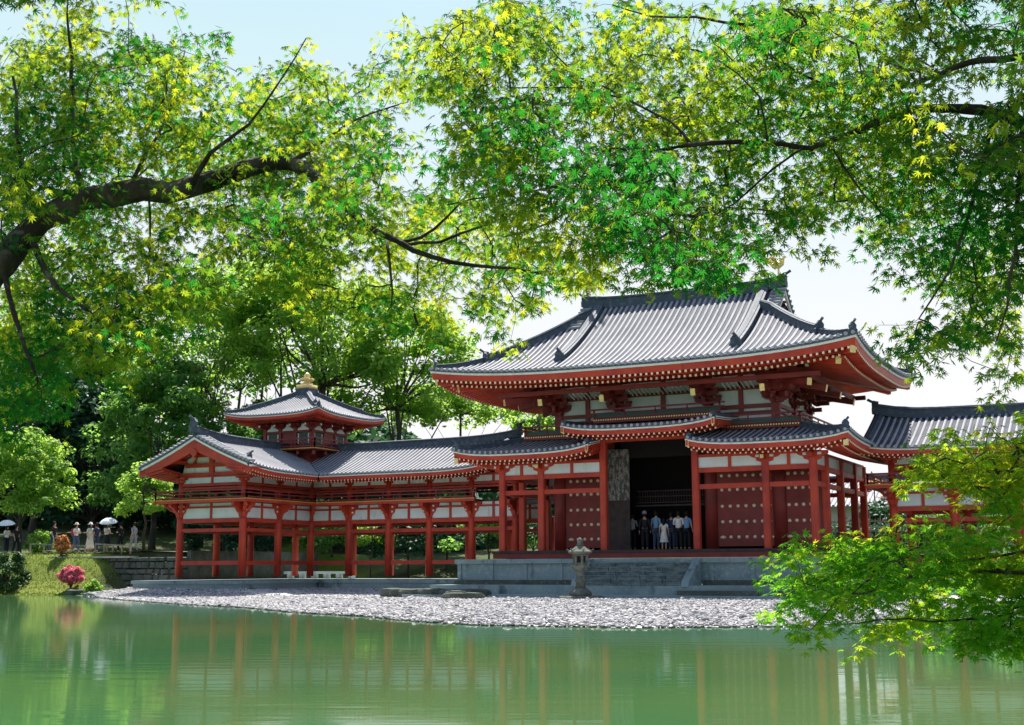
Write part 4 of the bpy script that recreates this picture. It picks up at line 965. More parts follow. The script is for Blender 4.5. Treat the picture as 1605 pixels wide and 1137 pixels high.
# world
wd=bpy.data.worlds.new('World');sc.world=wd;wd.use_nodes=True;nt=wd.node_tree;N=nt.nodes;L=nt.links
bg=N['Background'];sky=N.new('ShaderNodeTexSky');sky.sky_type='NISHITA';sky.sun_disc=False
LD=Vector((.25,-.5,-1)).normalized();SD=-LD
sky.sun_elevation=math.asin(SD.z);sky.sun_rotation=math.atan2(SD.x,SD.y);sky.air_density=1.;sky.dust_density=1.6;sky.ozone_density=1.
tc=N.new('ShaderNodeTexCoord');sx_=N.new('ShaderNodeSeparateXYZ');L.new(tc.outputs['Generated'],sx_.inputs[0])
mr=N.new('ShaderNodeMapRange');mr.inputs[1].default_value=.0;mr.inputs[1].default_value=.40;mr.inputs[2].default_value=.68;mr.inputs[3].default_value=1.;mr.inputs[4].default_value=.0;L.new(sx_.outputs[2],mr.inputs[0])
tn=N.new('ShaderNodeTexNoise');tn.inputs['Scale'].default_value=2.2;tn.inputs['Detail'].default_value=5;L.new(tc.outputs['Generated'],tn.inputs[0])
mu=N.new('ShaderNodeMath');mu.operation='MULTIPLY_ADD';mu.inputs[1].default_value=.3;mu.inputs[2].default_value=-.15;L.new(tn.outputs[0],mu.inputs[0])
ad=N.new('ShaderNodeMath');ad.operation='ADD';ad.use_clamp=True;L.new(mr.outputs[0],ad.inputs[0]);L.new(mu.outputs[0],ad.inputs[1])
mx_=N.new('ShaderNodeMix');mx_.data_type='RGBA';
dt=N.new('ShaderNodeVectorMath');dt.operation='DOT_PRODUCT';L.new(tc.outputs['Generated'],dt.inputs[0]);dt.inputs[1].default_value=(-.458,.889,0)
dr_=N.new('ShaderNodeMapRange');dr_.interpolation_type='SMOOTHSTEP';dr_.inputs[1].default_value=-.5;dr_.inputs[2].default_value=.65;dr_.inputs[3].default_value=.25;dr_.inputs[4].default_value=1;L.new(dt.outputs['Value'],dr_.inputs[0])
pr=N.new('ShaderNodeMath');pr.operation='MULTIPLY';L.new(ad.outputs[0],pr.inputs[0]);L.new(dr_.outputs[0],pr.inputs[1]);L.new(pr.outputs[0],mx_.inputs[0]);L.new(sky.outputs[0],mx_.inputs[6]);
hz=N.new('ShaderNodeValToRGB');e=hz.color_ramp.elements;e[0].position=.0;e[0].color=(.86,.79,.81,1);e[1].position=.5;e[1].color=(.42,.66,.74,1);q_=hz.color_ramp.elements.new(.2);q_.color=(.74,.77,.79,1)
L.new(sx_.outputs[2],hz.inputs[0]);sc_m=N.new('ShaderNodeVectorMath');sc_m.operation='SCALE';sc_m.inputs[3].default_value=6.6;L.new(hz.outputs[0],sc_m.inputs[0]);L.new(sc_m.outputs[0],mx_.inputs[7])
L.new(mx_.outputs[2],bg.inputs[0]);bg.inputs[1].default_value=.1
sl=bpy.data.lights.new('sun','SUN');so=bpy.data.objects.new('sun',sl);COL.objects.link(so);sl.energy=5.;sl.angle=R(.53);sl.color=(1,.95,.87)
so.rotation_euler=LD.to_track_quat('-Z','Y').to_euler();so.location=(0,0,60)
sc.view_settings.view_transform='Standard';sc.view_settings.look='None';sc.view_settings.exposure=.95;sc.view_settings.gamma=1
sc.cycles.max_bounces=8;sc.cycles.transparent_max_bounces=8;sc.cycles.transmission_bounces=6;sc.cycles.diffuse_bounces=4;sc.cycles.use_denoising=True
# =============================================================== BACKGROUND TREES
def leaf_cards(P,Nrm,size,asp=.62):
    """quads (rhombi folded a little) at points P with normals Nrm"""
    n=len(P);r=rng.normal(size=(n,3));a=np.cross(Nrm,r);a/=np.linalg.norm(a,axis=1,keepdims=True)+1e-9;b=np.cross(Nrm,a)
    s=(size*rng.uniform(.6,1.3,n))[:,None]
    V=np.stack([P-a*s,P-b*s*asp+Nrm*s*.15,P+a*s,P+b*s*asp+Nrm*s*.15],1).reshape(-1,3)
    F=np.arange(4*n,dtype=np.int32).reshape(n,4);return V,F
def crown_pts(c,rad,ncl,rc,nl,flat=.62,shell=.55):
    c=np.array(c,float);rad=np.array(rad,float)
    u=rng.normal(size=(ncl,3));u/=np.linalg.norm(u,axis=1,keepdims=True);u[:,2]=np.abs(u[:,2])*1.1-.25*(rng.random(ncl)<.5)
    cc=c+u*rad*(shell+(1-shell)*rng.random((ncl,1))**.5)
    k=rng.integers(0,ncl,nl);d=rng.normal(size=(nl,3));d/=np.linalg.norm(d,axis=1,keepdims=True)
    rr=rc*(.55+.75*rng.random((ncl,1)))
    P=cc[k]+d*rr[k]*np.array([1,1,flat])*(rng.random((nl,1))**.35)
    Nn=d*.7+np.array([0,0,.8])+rng.normal(size=(nl,3))*.45;Nn/=np.linalg.norm(Nn,axis=1,keepdims=True)
    return P,Nn,cc
def bg_tree(name,x,y,top,crowns,trunk_r,label,cat,m_,group=None,leaf=.2,limbs=True,bark='barkfar',z0=None,stems=1,tone=1):
    z0=ground_z(x,y)-.2 if z0 is None else z0
    t=thing(name,(x,y,z0),label,cat,group)
    Vs=[];Fs=[];off=0;tips=[]
    for (c,rad,ncl,rc,nl) in crowns:
        P,Nn,cc=crown_pts(c,rad,int(ncl*1.25),rc,int(nl*1.15));V,F=leaf_cards(P,Nn,leaf);Vs.append(V);Fs.append(F+off);off+=len(V)
        tips+= [tuple(q) for q in cc[:max(5,ncl//4)]]
    npmesh('crown',np.concatenate(Vs),np.concatenate(Fs),m_,t,loc=None,k=4)
    if trunk_r:
        m=MB();rr=random.Random(hash(name)%99+int(x*7))
        cmin=min(c[2]-r_[2]*.3 for c,r_,*_ in crowns)
        for s_ in range(stems):
            ox=rr.uniform(-.5,.5)*(stems>1);pts=[];n=6
            for i in range(n+1):
                f=i/n;pts.append((x+ox*(1+2*f)+rr.uniform(-.15,.15)*f,y+rr.uniform(-.2,.2)*f,z0+(cmin+1.5-z0)*f*(1 if stems==1 else rr.uniform(.95,1.05))))
            m.tube(pts,[trunk_r*(1.25 if i==0 else 1-.5*i/n) for i in range(n+1)],8)
            base=Vector(pts[-1]);mid=Vector(pts[3])
            for q in tips[s_::stems]:
                a=base if rr.random()<.6 else mid;q=Vector(q);h=a.lerp(q,.5)+Vector((rr.uniform(-.4,.4),rr.uniform(-.4,.4),-.3))
                m.tube([a,a.lerp(h,.5)+Vector((rr.uniform(-.25,.25),0,.15)),h,h.lerp(q,.5)+Vector((rr.uniform(-.2,.2),0,.1)),q],[trunk_r*.34,trunk_r*.26,trunk_r*.17,trunk_r*.1,trunk_r*.05],5,False)
        m.build('trunk',M[bark],t,True)
    return t
def W(px,py,Y):
    r_=ray(px,py);t=(Y-CAM['c'].y)/r_.y;p=CAM['c']+r_*t;return p
def T(name,px,py,Y,rx,rz,ncl,rc,nl,label,m_,leaf=.2,tr=.3,extra=(),group='trees standing behind the temple',stems=1,cat='tree',ry=None):
    c=W(px,py,Y);cr=[((c.x,c.y,c.z),(rx,ry or rx*.8,rz),ncl,rc,nl)]
    for (px2,py2,rx2,rz2,n2,l2) in extra:
        c2=W(px2,py2,Y);cr.append(((c2.x,c2.y+random.uniform(-1,1),c2.z),(rx2,rx2*.8,rz2),n2,rc,l2))
    return bg_tree(name,c.x,c.y,0,cr,tr,label,cat,m_,group,leaf,stems=stems)
T('round_tree',35,765,5.5,3.3,3.4,60,.75,9000,'sunlit rounded light green tree by the path at the left edge',M['leafC'],.13,.16,[(60,800,2.6,1.6,20,2500),(20,715,2.2,1.6,16,1800)])
T('evergreen_tree',60,690,20,7,7,60,1.6,9000,'dark evergreen tree behind the rounded light green tree',M['leafB'],.26,.35)
T('evergreen_tree',150,700,24,6.5,7.5,60,1.5,9000,'tall dark evergreen between the rounded light tree and the wing gable',M['leafB'],.26,.35,[(150,800,7,3.5,25,3500)])
T('broadleaf_tree',245,690,17,4.6,5.8,60,1.1,9000,'glossy dark green broadleaf tree just left of the wing gable peak',M['leafA'],.2,.25,[(240,780,5,3,25,3000)])
T('broadleaf_tree',20,600,34,9,7,60,2,7000,'tall tree rising behind the evergreens at the far left edge',M['leafA'],.3,.4)
T('broadleaf_tree',130,610,40,9,6,50,2,6000,'distant tree whose top shows above the dark evergreens',M['leafA'],.3,.4)
T('layered_pine',228,790,4.2,1.6,2.6,34,.5,3800,'small layered light green tree touching the left eave of the wing gable',M['leafC'],.1,.1,[(215,745,1.1,.9,10,900)])
T('airy_tree',320,560,22,5.5,8,60,1.2,7800,'tall airy tree with several thin stems behind the wing gable',M['leafC'],.2,.13,[(360,490,3.8,3.4,16,1600),(290,640,3.5,2.5,12,1300)],stems=4)
T('airy_tree',425,560,26,5,8,40,1.2,4600,'slim light green tree left of the turret finial',M['leafC'],.2,.16,[(400,470,3.4,3,12,1300)],stems=2)
T('zelkova_tree',505,560,24,6.2,8.5,60,1.3,7500,'large bright green tree with a thick dark trunk right behind the turret',M['leafC'],.2,.5,[(560,610,4.5,3.5,22,2500),(470,480,4,3.5,16,1700)])
T('airy_tree',375,610,31,5.5,5.5,50,1.2,5200,'mid green tree filling the gap between the wing gable and the turret',M['leafA'],.2,.2)
T('zelkova_tree',625,590,27,6,6.5,54,1.3,6500,'spreading mid green tree between the turret and the main roof corner',M['leafC'],.2,.3,[(660,550,3.5,3,14,1500),(600,660,5,2.4,18,2000)])
T('airy_tree',725,655,34,6,4,50,1.1,4200,'pale airy low tree under the left corner of the main roof',M['leafC'],.18,.16,[(680,660,5,2.6,20,2200)])
T('broadleaf_tree',845,672,17,2,1.6,20,.6,1600,'small yellow green tree top showing over the left balcony of the hall',M['leafC'],.14,.12)
T('clipped_tree',418,676,24,3.4,2.0,40,.7,4500,'smooth rounded grey green tree crown right above the wing arm roof',M['leafA'],.16,.25)
# shrubs and small trees seen between the columns
T('small_maple',582,848,13,1.4,1.1,22,.45,2200,'small yellow green maple on the sunlit lawn seen between the wing columns',M['leafC'],.1,.06,group=None)
for i,(px,py,Y,rx,rz,lab) in enumerate([(350,850,16,4,2.2,'dark shrub seen through the wing gable columns'),(430,845,18,3.6,2.4,'dark shrub seen through the inner corner of the wing'),(520,850,15,2.8,2.3,'dark conical shrub left of the small yellow green maple'),(640,850,15,2.6,2.2,'broad dark shrub right of the small yellow green maple'),(700,850,17,3.2,2.4,'tall dark shrub behind the last bays of the left wing'),(765,850,14,2.6,2.2,'shrub seen between the left wing and the hall'),(835,840,16,3.2,3.0,'leafy shrub seen through the open left bay of the hall'),(1440,850,18,3.4,2.2,'hedge like shrub behind the right wing columns'),(1530,845,17,3.4,2.4,'shrub behind the right wing near the picture edge'),(1375,850,19,3.0,1.6,'low shrub behind the bamboo fence')]):
    T('shrub',px,py,Y,rx,rz,26,.8,3000,lab,M['leafB' if i%3!=2 else 'leafA'],.15,.08,group='shrubs behind the corridors',cat='shrub')
T('azalea_bush',1370,776,20,1.8,.7,14,.4,1200,'orange flowering bush above the bamboo fence',M['leafO'],.12,.05,group=None,cat='bush')
# far wood closing the view
def wood(n,x0,x1,y0,y1,h):
    x=rng.uniform(x0,x1,n);y=rng.uniform(y0,y1,n);gz=np.array([ground_z(a,b) for a,b in zip(x,y)])
    hh=h*(.62+.38*np.sin(x*.33+1.3*np.sin(x*.11))*np.cos(y*.2))
    z=gz+hh*rng.random(n)**.6
    P=np.stack([x,y,z],1);Nn=rng.normal(size=(n,3))*.6+np.array([0,-.3,.7]);Nn/=np.linalg.norm(Nn,axis=1,keepdims=True)
    return leaf_cards(P,Nn,.5)
V,F=wood(45000,-150,-8,44,58,9.5);o=npmesh('far_wood',V,F,M['leafB'],k=4);tag(o,'far dark wood closing the view behind the garden','wood',None,'stuff')
V,F=wood(26000,-110,-24,27,38,8.5);o=npmesh('near_wood',V,F,M['leafB'],k=4);tag(o,'dense dark undergrowth behind the left wing and the path','undergrowth',None,'stuff')
V,F=wood(9000,-8,60,40,50,4.5);o=npmesh('far_hedge',V,F,M['leafB'],k=4);tag(o,'low far greenery behind the right wing','greenery',None,'stuff')
# left bank plants
def bush(name,px,py,Y,rx,rz,n,label,m_,leaf=.07,cat='bush'):
    c=W(px,py,Y);P,Nn,_=crown_pts((c.x,c.y,c.z-.35*rz),(rx,rx*.8,rz*1.25),40,rx*.25,n,.9,.75);P2,N2,_=crown_pts((c.x,c.y,c.z-.35*rz),(rx*.95,rx*.8,rz*.7),30,rx*.25,n//2,.9,.6);P2[:,2]=2*(c.z-.35*rz)-P2[:,2];P=np.concatenate([P,P2]);Nn=np.concatenate([Nn,N2])
    t=thing(name,(c.x,c.y,c.z-rz),label,cat);V,F=leaf_cards(P,Nn,leaf);npmesh('foliage',V,F,m_,t,k=4)
    m=MB()
    for k in range(6): a=k*1.05;m.tube([(c.x,c.y,c.z-rz-.3),(c.x+.3*rx*math.cos(a),c.y+.3*rx*math.sin(a),c.z-.2*rz),(c.x+.7*rx*math.cos(a),c.y+.6*rx*math.sin(a),c.z+.2*rz)],[.05,.03,.01],5)
    m.build('stem',M['barkfar'],t);return t
bush('azalea_bush',112,900,-1.7,.66,.42,3600,'low mound of pink azalea blossom at the water side of the left bank',M['leafP'])
bush('round_shrub',14,902,-1.8,1.25,1.2,5200,'tall dark clipped shrub at the lower left edge by the water',M['bushd'])
bush('flowering_bush',97,852,.7,.42,.45,1300,'small orange flowering bush in front of the walking man in black',M['leafO'],.07)
bush('low_shrub',63,848,3.6,.9,.7,1800,'low light green shrub behind the timber rail',M['leafC'])
bush('water_plant',146,922,-2.9,.5,.4,900,'bright green plant at the foot of the dark stone wall',M['leafC'],.08,'plant')
c=W(120,922,-2.35)
flatrock(c.x,c.y,-.08,.62,.4,.36,'mossy boulder at the water edge below the pink azalea',77)
# stone wall
def stone_wall():
    m=MB();rr=random.Random(4);z=-.1
    while z<1.85:
        h=rr.uniform(.22,.4);x=-35.2
        while x<-26.9:
            w=rr.uniform(.4,.9);yy=rr.uniform(-.06,.06);j=lambda:rr.uniform(-.05,.05)
            x0,x1,z0,z1=x+.02,min(x+w,-26.85)-.02,z+.02,min(z+h,1.95)-.01
            v=[(x0+j(),.85+yy,z0),(x1+j(),.85+yy+j(),z0),(x1+j(),.88+yy,z1+j()*.5),(x0+j(),.88+yy,z1+j()*.5)]
            cx,cz=(x0+x1)/2,(z0+z1)/2
            fr_=[(cx+(a-cx)*.8,b-.1,cz+(c-cz)*.8) for a,b,c in v];bk_=[(a,1.5,c) for a,b,c in v]
            m.add(v+fr_+bk_,[(4,5,6,7),(0,1,5,4),(1,2,6,5),(2,3,7,6),(3,0,4,7),(0,8,9,1),(1,9,10,2),(2,10,11,3),(3,11,8,0)]);x+=w
        z+=h
    return m
m=stone_wall();m.box(-27.,-26.75,1.5,13,0,2.3);m.box(-35,-27,1.35,1.5,0,1.9)
tag(m.build('stone_wall',M['stonedark'],None),'dark rough stone retaining wall between the left bank and the wing','wall')
m=MB();m.box(-36.3,-30.2,.55,1.3,1.93,2.03);tag(m.build('coping_slab',M['path'],None),'long pale slab along the top of the dark stone wall','slab')
# timber rails by the path
for k,(xa,xb) in enumerate(((48,134),(150,205))):
    a=W(xa,853,1.35);b=W(xb,856,1.35);za_=ground_z(a.x,a.y);m=MB()
    t=thing('timber_rail',(a.x,a.y,za_),['pale low timber rail in front of the walking man in black','low dark timber rail in front of the person with the white parasol'][k],'railing','low timber rails along the path')
    m.bar((a.x,1.35,a.z),(b.x,1.35,b.z),.08,.08);m.build('rail',M['wood'],t)
    for i in range(5):
        f=i/4;x=a.x+(b.x-a.x)*f;zz=a.z+(b.z-a.z)*f;m=MB();m.prism(x,1.35,ground_z(x,1.35)-.1,zz+.05,.045,8);m.build('post',M['wood'],t)
# bamboo fence and outbuilding behind the right wing
t=thing('bamboo_fence',(8,15,1),'pale open bamboo fence seen between the hall and the right wing','fence')
m=MB();xx=1.;i=0
while xx<16: m.tube([(xx,15,ground_z(xx,15)-.1),(xx+.02,15,3.85+.15*math.sin(i*2.3))],.028,5);xx+=.26;i+=1
m.build('pickets',M['wood'],t);m=MB()
for z in (2.5,3.1,3.6): m.bar((1,14.95,z),(16,14.95,z),.07,.07)
m.build('rails',M['wood'],t)
ob=thing('outbuilding',(4,32,2),'low outbuilding with grey roof and pale wall behind the bamboo fence','building')
m=MB();m.box(-3,13,31,37,1.5,5.2);m.build('wall',M['white'],ob)
mt=MB();Bx=newB();s=Slope((5,29.8),(1,0),(0,1),-9,9,lambda x,d:5.1+.45*d,lambda x:4.2,None,0,0);s.tiles(mt,.3,.08,3)
s=Slope((5,38.2),(-1,0),(0,-1),-9,9,lambda x,d:5.1+.45*d,lambda x:4.2,None,0,0);s.tiles(mt,.6,.08,3);rf=mt.build('roof',M['tile'],ob)
m=MB();sweep(m,[(-4+18*j/4,34,6.98) for j in range(5)],ridge_sec(.4,.35));m.build('roof_ridge',M['ridge'],rf)
m=MB()
for x in (-3,0,3,6,9,12.8): m.box(x,x+.15,30.9,31,1.5,5.1)
m.box(-3,13,30.88,30.98,3.2,3.35);m.build('timber_posts',M['red'],ob)
tag(go,None) if False else None

# grass tufts on the left bank
n=9000;x=rng.uniform(-47,-31,n);y=rng.uniform(-2.6,1.2,n);z=np.array([ground_z(a,b) for a,b in zip(x,y)])+.03
Nn=np.stack([rng.normal(size=n),rng.normal(size=n),rng.normal(size=n)*.25],1);Nn/=np.linalg.norm(Nn,axis=1,keepdims=True)
V,F=leaf_cards(np.stack([x,y,z],1),Nn,.055,.4);M['grass']=leafmat('grass blade',(.10,.17,.03),(.24,.26,.06),(.3,.38,.06),.3,sc_=.8)
o=npmesh('bank_grass',V,F,M['grass'],k=4);tag(o,'short uneven grass on the sunlit left bank','grass',None,'stuff')
# =============================================================== OVERHANGING MAPLES
def maple_leaf():
    L=[(0,1.0),(34,.95),(-34,.95),(72,.78),(-72,.78),(118,.42),(-118,.42)]
    L=sorted(L,key=lambda t:t[0]);ang=[];pts=[(0,0,0)]
    for i,(a,l) in enumerate(L):
        pts.append((math.sin(R(a))*l,math.cos(R(a))*l,-.22*l*l))
        w=9
        if i<len(L)-1:
            b=(a+L[i+1][0])/2;pts.append((math.sin(R(b))*.30,math.cos(R(b))*.30,0.02))
    pts.append((0,-.10,0))
    V=np.array(pts);n=len(V)-1
    # widen each lobe: add shoulder points
    V2=[V[0]];k=1
    for i,(a,l) in enumerate(L):
        for da,ll in ((-9,.58),(0,1),(9,.58)): V2.append((math.sin(R(a+da))*l*ll,math.cos(R(a+da))*l*ll,-.22*(l*ll)**2))
        if i<len(L)-1: b=(a+L[i+1][0])/2;V2.append((math.sin(R(b))*.24,math.cos(R(b))*.24,0.01))
    V2.append((0,-.08,0));V2=np.array(V2,float);m=len(V2)-1
    F=np.array([(0,i,i+1 if i<m else 1) for i in range(1,m+1)])
    return V2,F
MLV,MLF=maple_leaf()
def place_leaves(C_,axis,nrm,size):
    n=len(C_);axis/=np.linalg.norm(axis,axis=1,keepdims=True);side=np.cross(axis,nrm);side/=np.linalg.norm(side,axis=1,keepdims=True)+1e-9;nn=np.cross(side,axis)
    V=C_[:,None,:]+size[:,None,None]*(MLV[None,:,0:1]*side[:,None,:]+MLV[None,:,1:2]*axis[:,None,:]+MLV[None,:,2:3]*nn[:,None,:])
    F=MLF[None]+(np.arange(n)*len(MLV))[:,None,None]
    return V.reshape(-1,3),F.reshape(-1,3)
class Maple:
    def __init__(s,label,name='maple_tree',cat='tree',group='maples leaning over the pond'):
        s.t=thing(name,(0,0,0),label,cat,group);s.nodes=[];s.rad=[];s.C=[];s.nb=0
    def limb(s,pts,name='branch'):
        """pts: (px,py,depth,px thickness)"""
        P=[atd(p[0],p[1],p[2]) for p in pts];r=[max(.0025,p[3]*p[2]/1976/2*(.86 if p[3]>25 else 1)) for p in pts]
        Q=[];q=[]
        for i in range(len(P)-1):
            n=max(2,int((P[i+1]-P[i]).length/.12))
            for j in range(n):
                f=j/n;p0=P[max(i-1,0)];p1=P[i];p2=P[i+1];p3=P[min(i+2,len(P)-1)]
                c=.5*((2*p1)+(p2-p0)*f+(2*p0-5*p1+4*p2-p3)*f*f+(3*p1-p0-3*p2+p3)*f**3)
                Q.append(c+Vector(rng.normal(size=3)*(.004+.08*r[i])));q.append((r[i]+(r[i+1]-r[i])*f)*(1+.1*rng.normal()*(r[i]>.02)))
        Q.append(P[-1]);q.append(r[-1])
        m=MB();m.tube(Q,q,10 if r[0]>.03 else 6);m.build(name,M['bark'],s.t,True)
        s.nodes+= [tuple(v) for v in Q]
    def sprays(s,C_): s.C.append(C_)
    def grow(s,mat_,nleaf,size,droop,tilt,spread=.11):
        C_=np.concatenate(s.C);N0=np.array(s.nodes);n0=len(N0)
        nflat=sum(len(c) for c in getattr(s,'flat',[]));
        if nflat: C_=np.concatenate([C_]+s.flat)
        allp=np.concatenate([N0,C_]);N=len(C_)
        # Prim from the skeleton outwards
        best=np.full(N,1e9);par=np.zeros(N,int);done=np.zeros(N,bool)
        for i in range(0,N,400):
            d=((C_[i:i+400,None]-N0[None])**2).sum(2);best[i:i+400]=d.min(1);par[i:i+400]=d.argmin(1)
        order=[]
        for _ in range(N):
            k=int(np.argmin(np.where(done,1e9,best)))
            if best[k]>.5: break
            done[k]=True;order.append(k)
            d=((C_-C_[k])**2).sum(1)*1.15;u=(~done)&(d<best);best[u]=d[u];par[u]=n0+k
        cnt=np.ones(N)
        for k in order[::-1]:
            if par[k]>=n0: cnt[par[k]-n0]+=cnt[k]
        m=MB()
        for k in order:
            a=Vector(allp[par[k]]);b=Vector(C_[k]);L=(b-a).length
            r1=min(.0055,.0009*math.sqrt(cnt[k])+.0003)
            mid=a.lerp(b,.5)+Vector(rng.normal(size=3)*.06*L)+Vector((0,0,.05*L))
            m.tube([a,mid,b],[r1*1.1,r1,r1*.8],4,False)
        m.build('twigs',M['bark'],s.t)
        # leaves
        keep=np.flatnonzero(done);k=np.repeat(keep,nleaf);n=len(k);th=rng.uniform(0,2*PI,n);rr=spread*np.sqrt(rng.random(n))
        C2=C_[k]+np.stack([rr*np.cos(th),rr*np.sin(th),rng.normal(size=n)*.025-rr*.25],1)
        fl=k>=N-nflat;dr=rng.uniform(droop[0],droop[1],n)*np.where(fl,.3,1);az=th+rng.normal(size=n)*.6  # shade sprays lie flatter so they block more sun
        ax=np.stack([np.cos(az),np.sin(az),-dr],1);up=np.tile([0.,0.,1.],(n,1))+rng.normal(size=(n,3))*tilt
        sz=size*rng.uniform(.7,1.2,n)*np.where(fl,1.25,1)
        V,F=place_leaves(C2,ax,up,sz);npmesh('foliage',V,F,mat_,s.t)
        return n
def sample(rows,y0,depthf,per,cell=50,x0=0,above=0):
    out=[]
    for j,row in enumerate(rows):
        for i,v in enumerate(row):
            lam=per*(v/9)**1.75
            for _ in range(rng.poisson(lam)):
                px=x0+(i+rng.random())*cell;py=y0+(j+rng.random())*cell;out.append(tuple(atd(px,py,depthf(px,py))))
    return np.array(out)
rows=[ [2,3,5,3,2,1,1,0,0,0,0,0,1,2,7,8,8,6,5,5,5,5,6,8,8,8,8,8,7,6,6,6],
[6,7,8,7,7,6,5,0,0,3,0,0,4,7,8,8,8,7,6,6,6,7,8,8,9,8,7,6,6,6,6,6],
[8,8,9,8,8,8,6,3,5,8,4,4,4,6,8,8,8,8,8,8,8,8,9,9,9,8,8,7,7,5,5,5],
[9,9,9,9,9,8,7,6,8,8,8,8,3,1,7,7,8,8,8,8,9,9,9,9,9,8,8,8,7,6,6,7],
[9,9,8,8,9,9,9,8,8,8,8,8,5,0,8,7,8,8,7,7,8,8,8,8,8,7,8,8,8,7,7,8],
[9,8,7,7,7,8,9,8,8,8,8,8,1,5,8,8,8,8,8,6,7,7,7,6,6,8,9,8,8,8,8,8],
[9,9,9,7,5,6,8,8,8,8,8,7,7,8,8,8,8,8,7,7,7,7,6,6,7,7,6,9,9,8,9,8],
[9,9,8,4,6,6,5,6,8,9,8,6,7,8,7,8,8,8,8,8,7,7,7,6,4,2,0,7,8,9,9,9],
[9,9,9,8,8,8,6,2,6,7,7,5,7,6,4,6,7,8,8,3,5,6,6,3,1,0,0,0,4,8,9,9],
[9,9,9,9,9,8,5,2,2,3,5,7,7,6,1,6,5,0,0,0,0,0,0,0,0,0,0,0,2,5,8,9],
[8,9,9,9,7,4,2,0,0,0,1,3,4,2,0,4,1,0,0,0,0,0,0,0,0,0,0,2,5,7,8,8],
[8,8,6,5,2,1,0,0,0,0,0,0,0,0,0,0,0,0,0,0,0,0,0,0,0,0,0,1,2,2,1,3],
[7,5,1,0,0,0,0,0,0,0,0,0,0,0,0,0,0,0,0,0,0,0,0,0,0,0,0,0,0,0,1,3],
[3,1,0,0,0,0,0,0,0,0,0,0,0,0,0,0,0,0,0,0,0,0,0,0,0,0,0,0,0,0,0,0]]
def leftside(i,j): return i+.5 < 13.5+ (3 if j>=6 else 0)*(j-5)*.5
Lr=[[v if leftside(i,j) else 0 for i,v in enumerate(r)] for j,r in enumerate(rows)]
Rr_=[[0 if leftside(i,j) else v for i,v in enumerate(r)] for j,r in enumerate(rows)]
dL=lambda px,py:8.0+(330-py)*.0016+.6*math.sin(px*.011+py*.017)+rng.normal()*.6
dR=lambda px,py:6.35+(250-py)*.0012+.6*math.sin(px*.009-py*.013)+rng.normal()*.5
A=Maple('large maple leaning in from the left with a thick dark limb')
base=CAM['c']+FW*4.3-RT*3.9
A.limb([(-420,1000,5.0,150),(-330,800,5.4,110),(-200,600,6.2,84),(-80,505,6.8,60),(0,415,7.0,52),(60,350,7.2,46),(130,314,7.3,42),(230,302,7.4,40),(330,287,7.6,36),(400,258,7.7,32),(455,258,7.7,28),(490,275,7.6,20),(510,298,7.5,13),(540,325,7.4,11),(575,352,7.2,11),(620,380,7.0,10),(680,404,6.9,8),(740,418,6.9,6),(800,421,6.8,5),(860,432,6.8,3),(930,430,6.8,2)],'trunk')
for b in ([(620,380,7.0,6),(660,372,7.,5),(700,342,7.,4),(735,300,7.1,3),(770,268,7.1,2)],[(635,386,7.0,6),(690,378,6.9,5),(750,358,6.8,4),(810,330,6.7,2)],[(606,380,7.,5),(612,430,6.9,4),(613,482,6.9,2)],[(300,290,7.5,10),(330,240,7.5,7),(390,195,7.6,5),(435,130,7.7,3),(480,60,7.8,2)],
          [(130,314,7.3,14),(118,230,7.5,9),(112,120,7.8,6),(105,20,8,3)],[(234,302,7.4,4),(236,380,7.3,3),(232,450,7.2,2)],[(60,350,7.2,12),(30,250,7.3,8),(20,120,7.5,4)],[(40,370,7.1,14),(90,450,6.9,8),(150,500,6.8,5),(230,540,6.8,2)],[(0,415,7,12),(30,520,6.7,7),(60,600,6.5,4)],[(200,304,7.4,9),(230,240,7.6,6),(270,160,7.8,4),(290,80,8,2)],[(455,258,7.7,9),(520,210,7.8,5),(580,180,7.9,3),(640,160,8,2)],[(480,270,7.6,6),(430,380,7.2,4),(400,440,7.,2)]): A.limb(b)
A.sprays(sample(Lr,0,dL,24.0))
A.flat=[sample([[9,9,9,9,9,8,7,5,2]]*13,-660,lambda x,y:7.6-y*.0018+rng.normal()*.5,15,x0=-150)]  # unseen flat sprays above the frame, added to shade the left canopy
nA=A.grow(M['maple'],16,.038,(.15,1.3),.55,.10)
Bm=Maple('tall maple leaning in from the right with a thin arching branch')
Bm.limb([(2300,1100,4.2,150),(2150,700,4.6,100),(1950,380,5.2,60),(1760,240,5.6,34),(1605,190,5.9,19),(1540,176,6.,16),(1450,170,6.,14),(1400,183,6.,14),(1330,213,6.,11),(1270,229,6.,9),(1230,229,6.,8),(1160,223,6.,8),(1080,227,6.,8),(1010,240,6.1,7),(940,265,6.1,6),(895,284,6.1,5),(850,297,6.1,4),(790,304,6.2,3),(700,322,6.2,2)],'trunk')
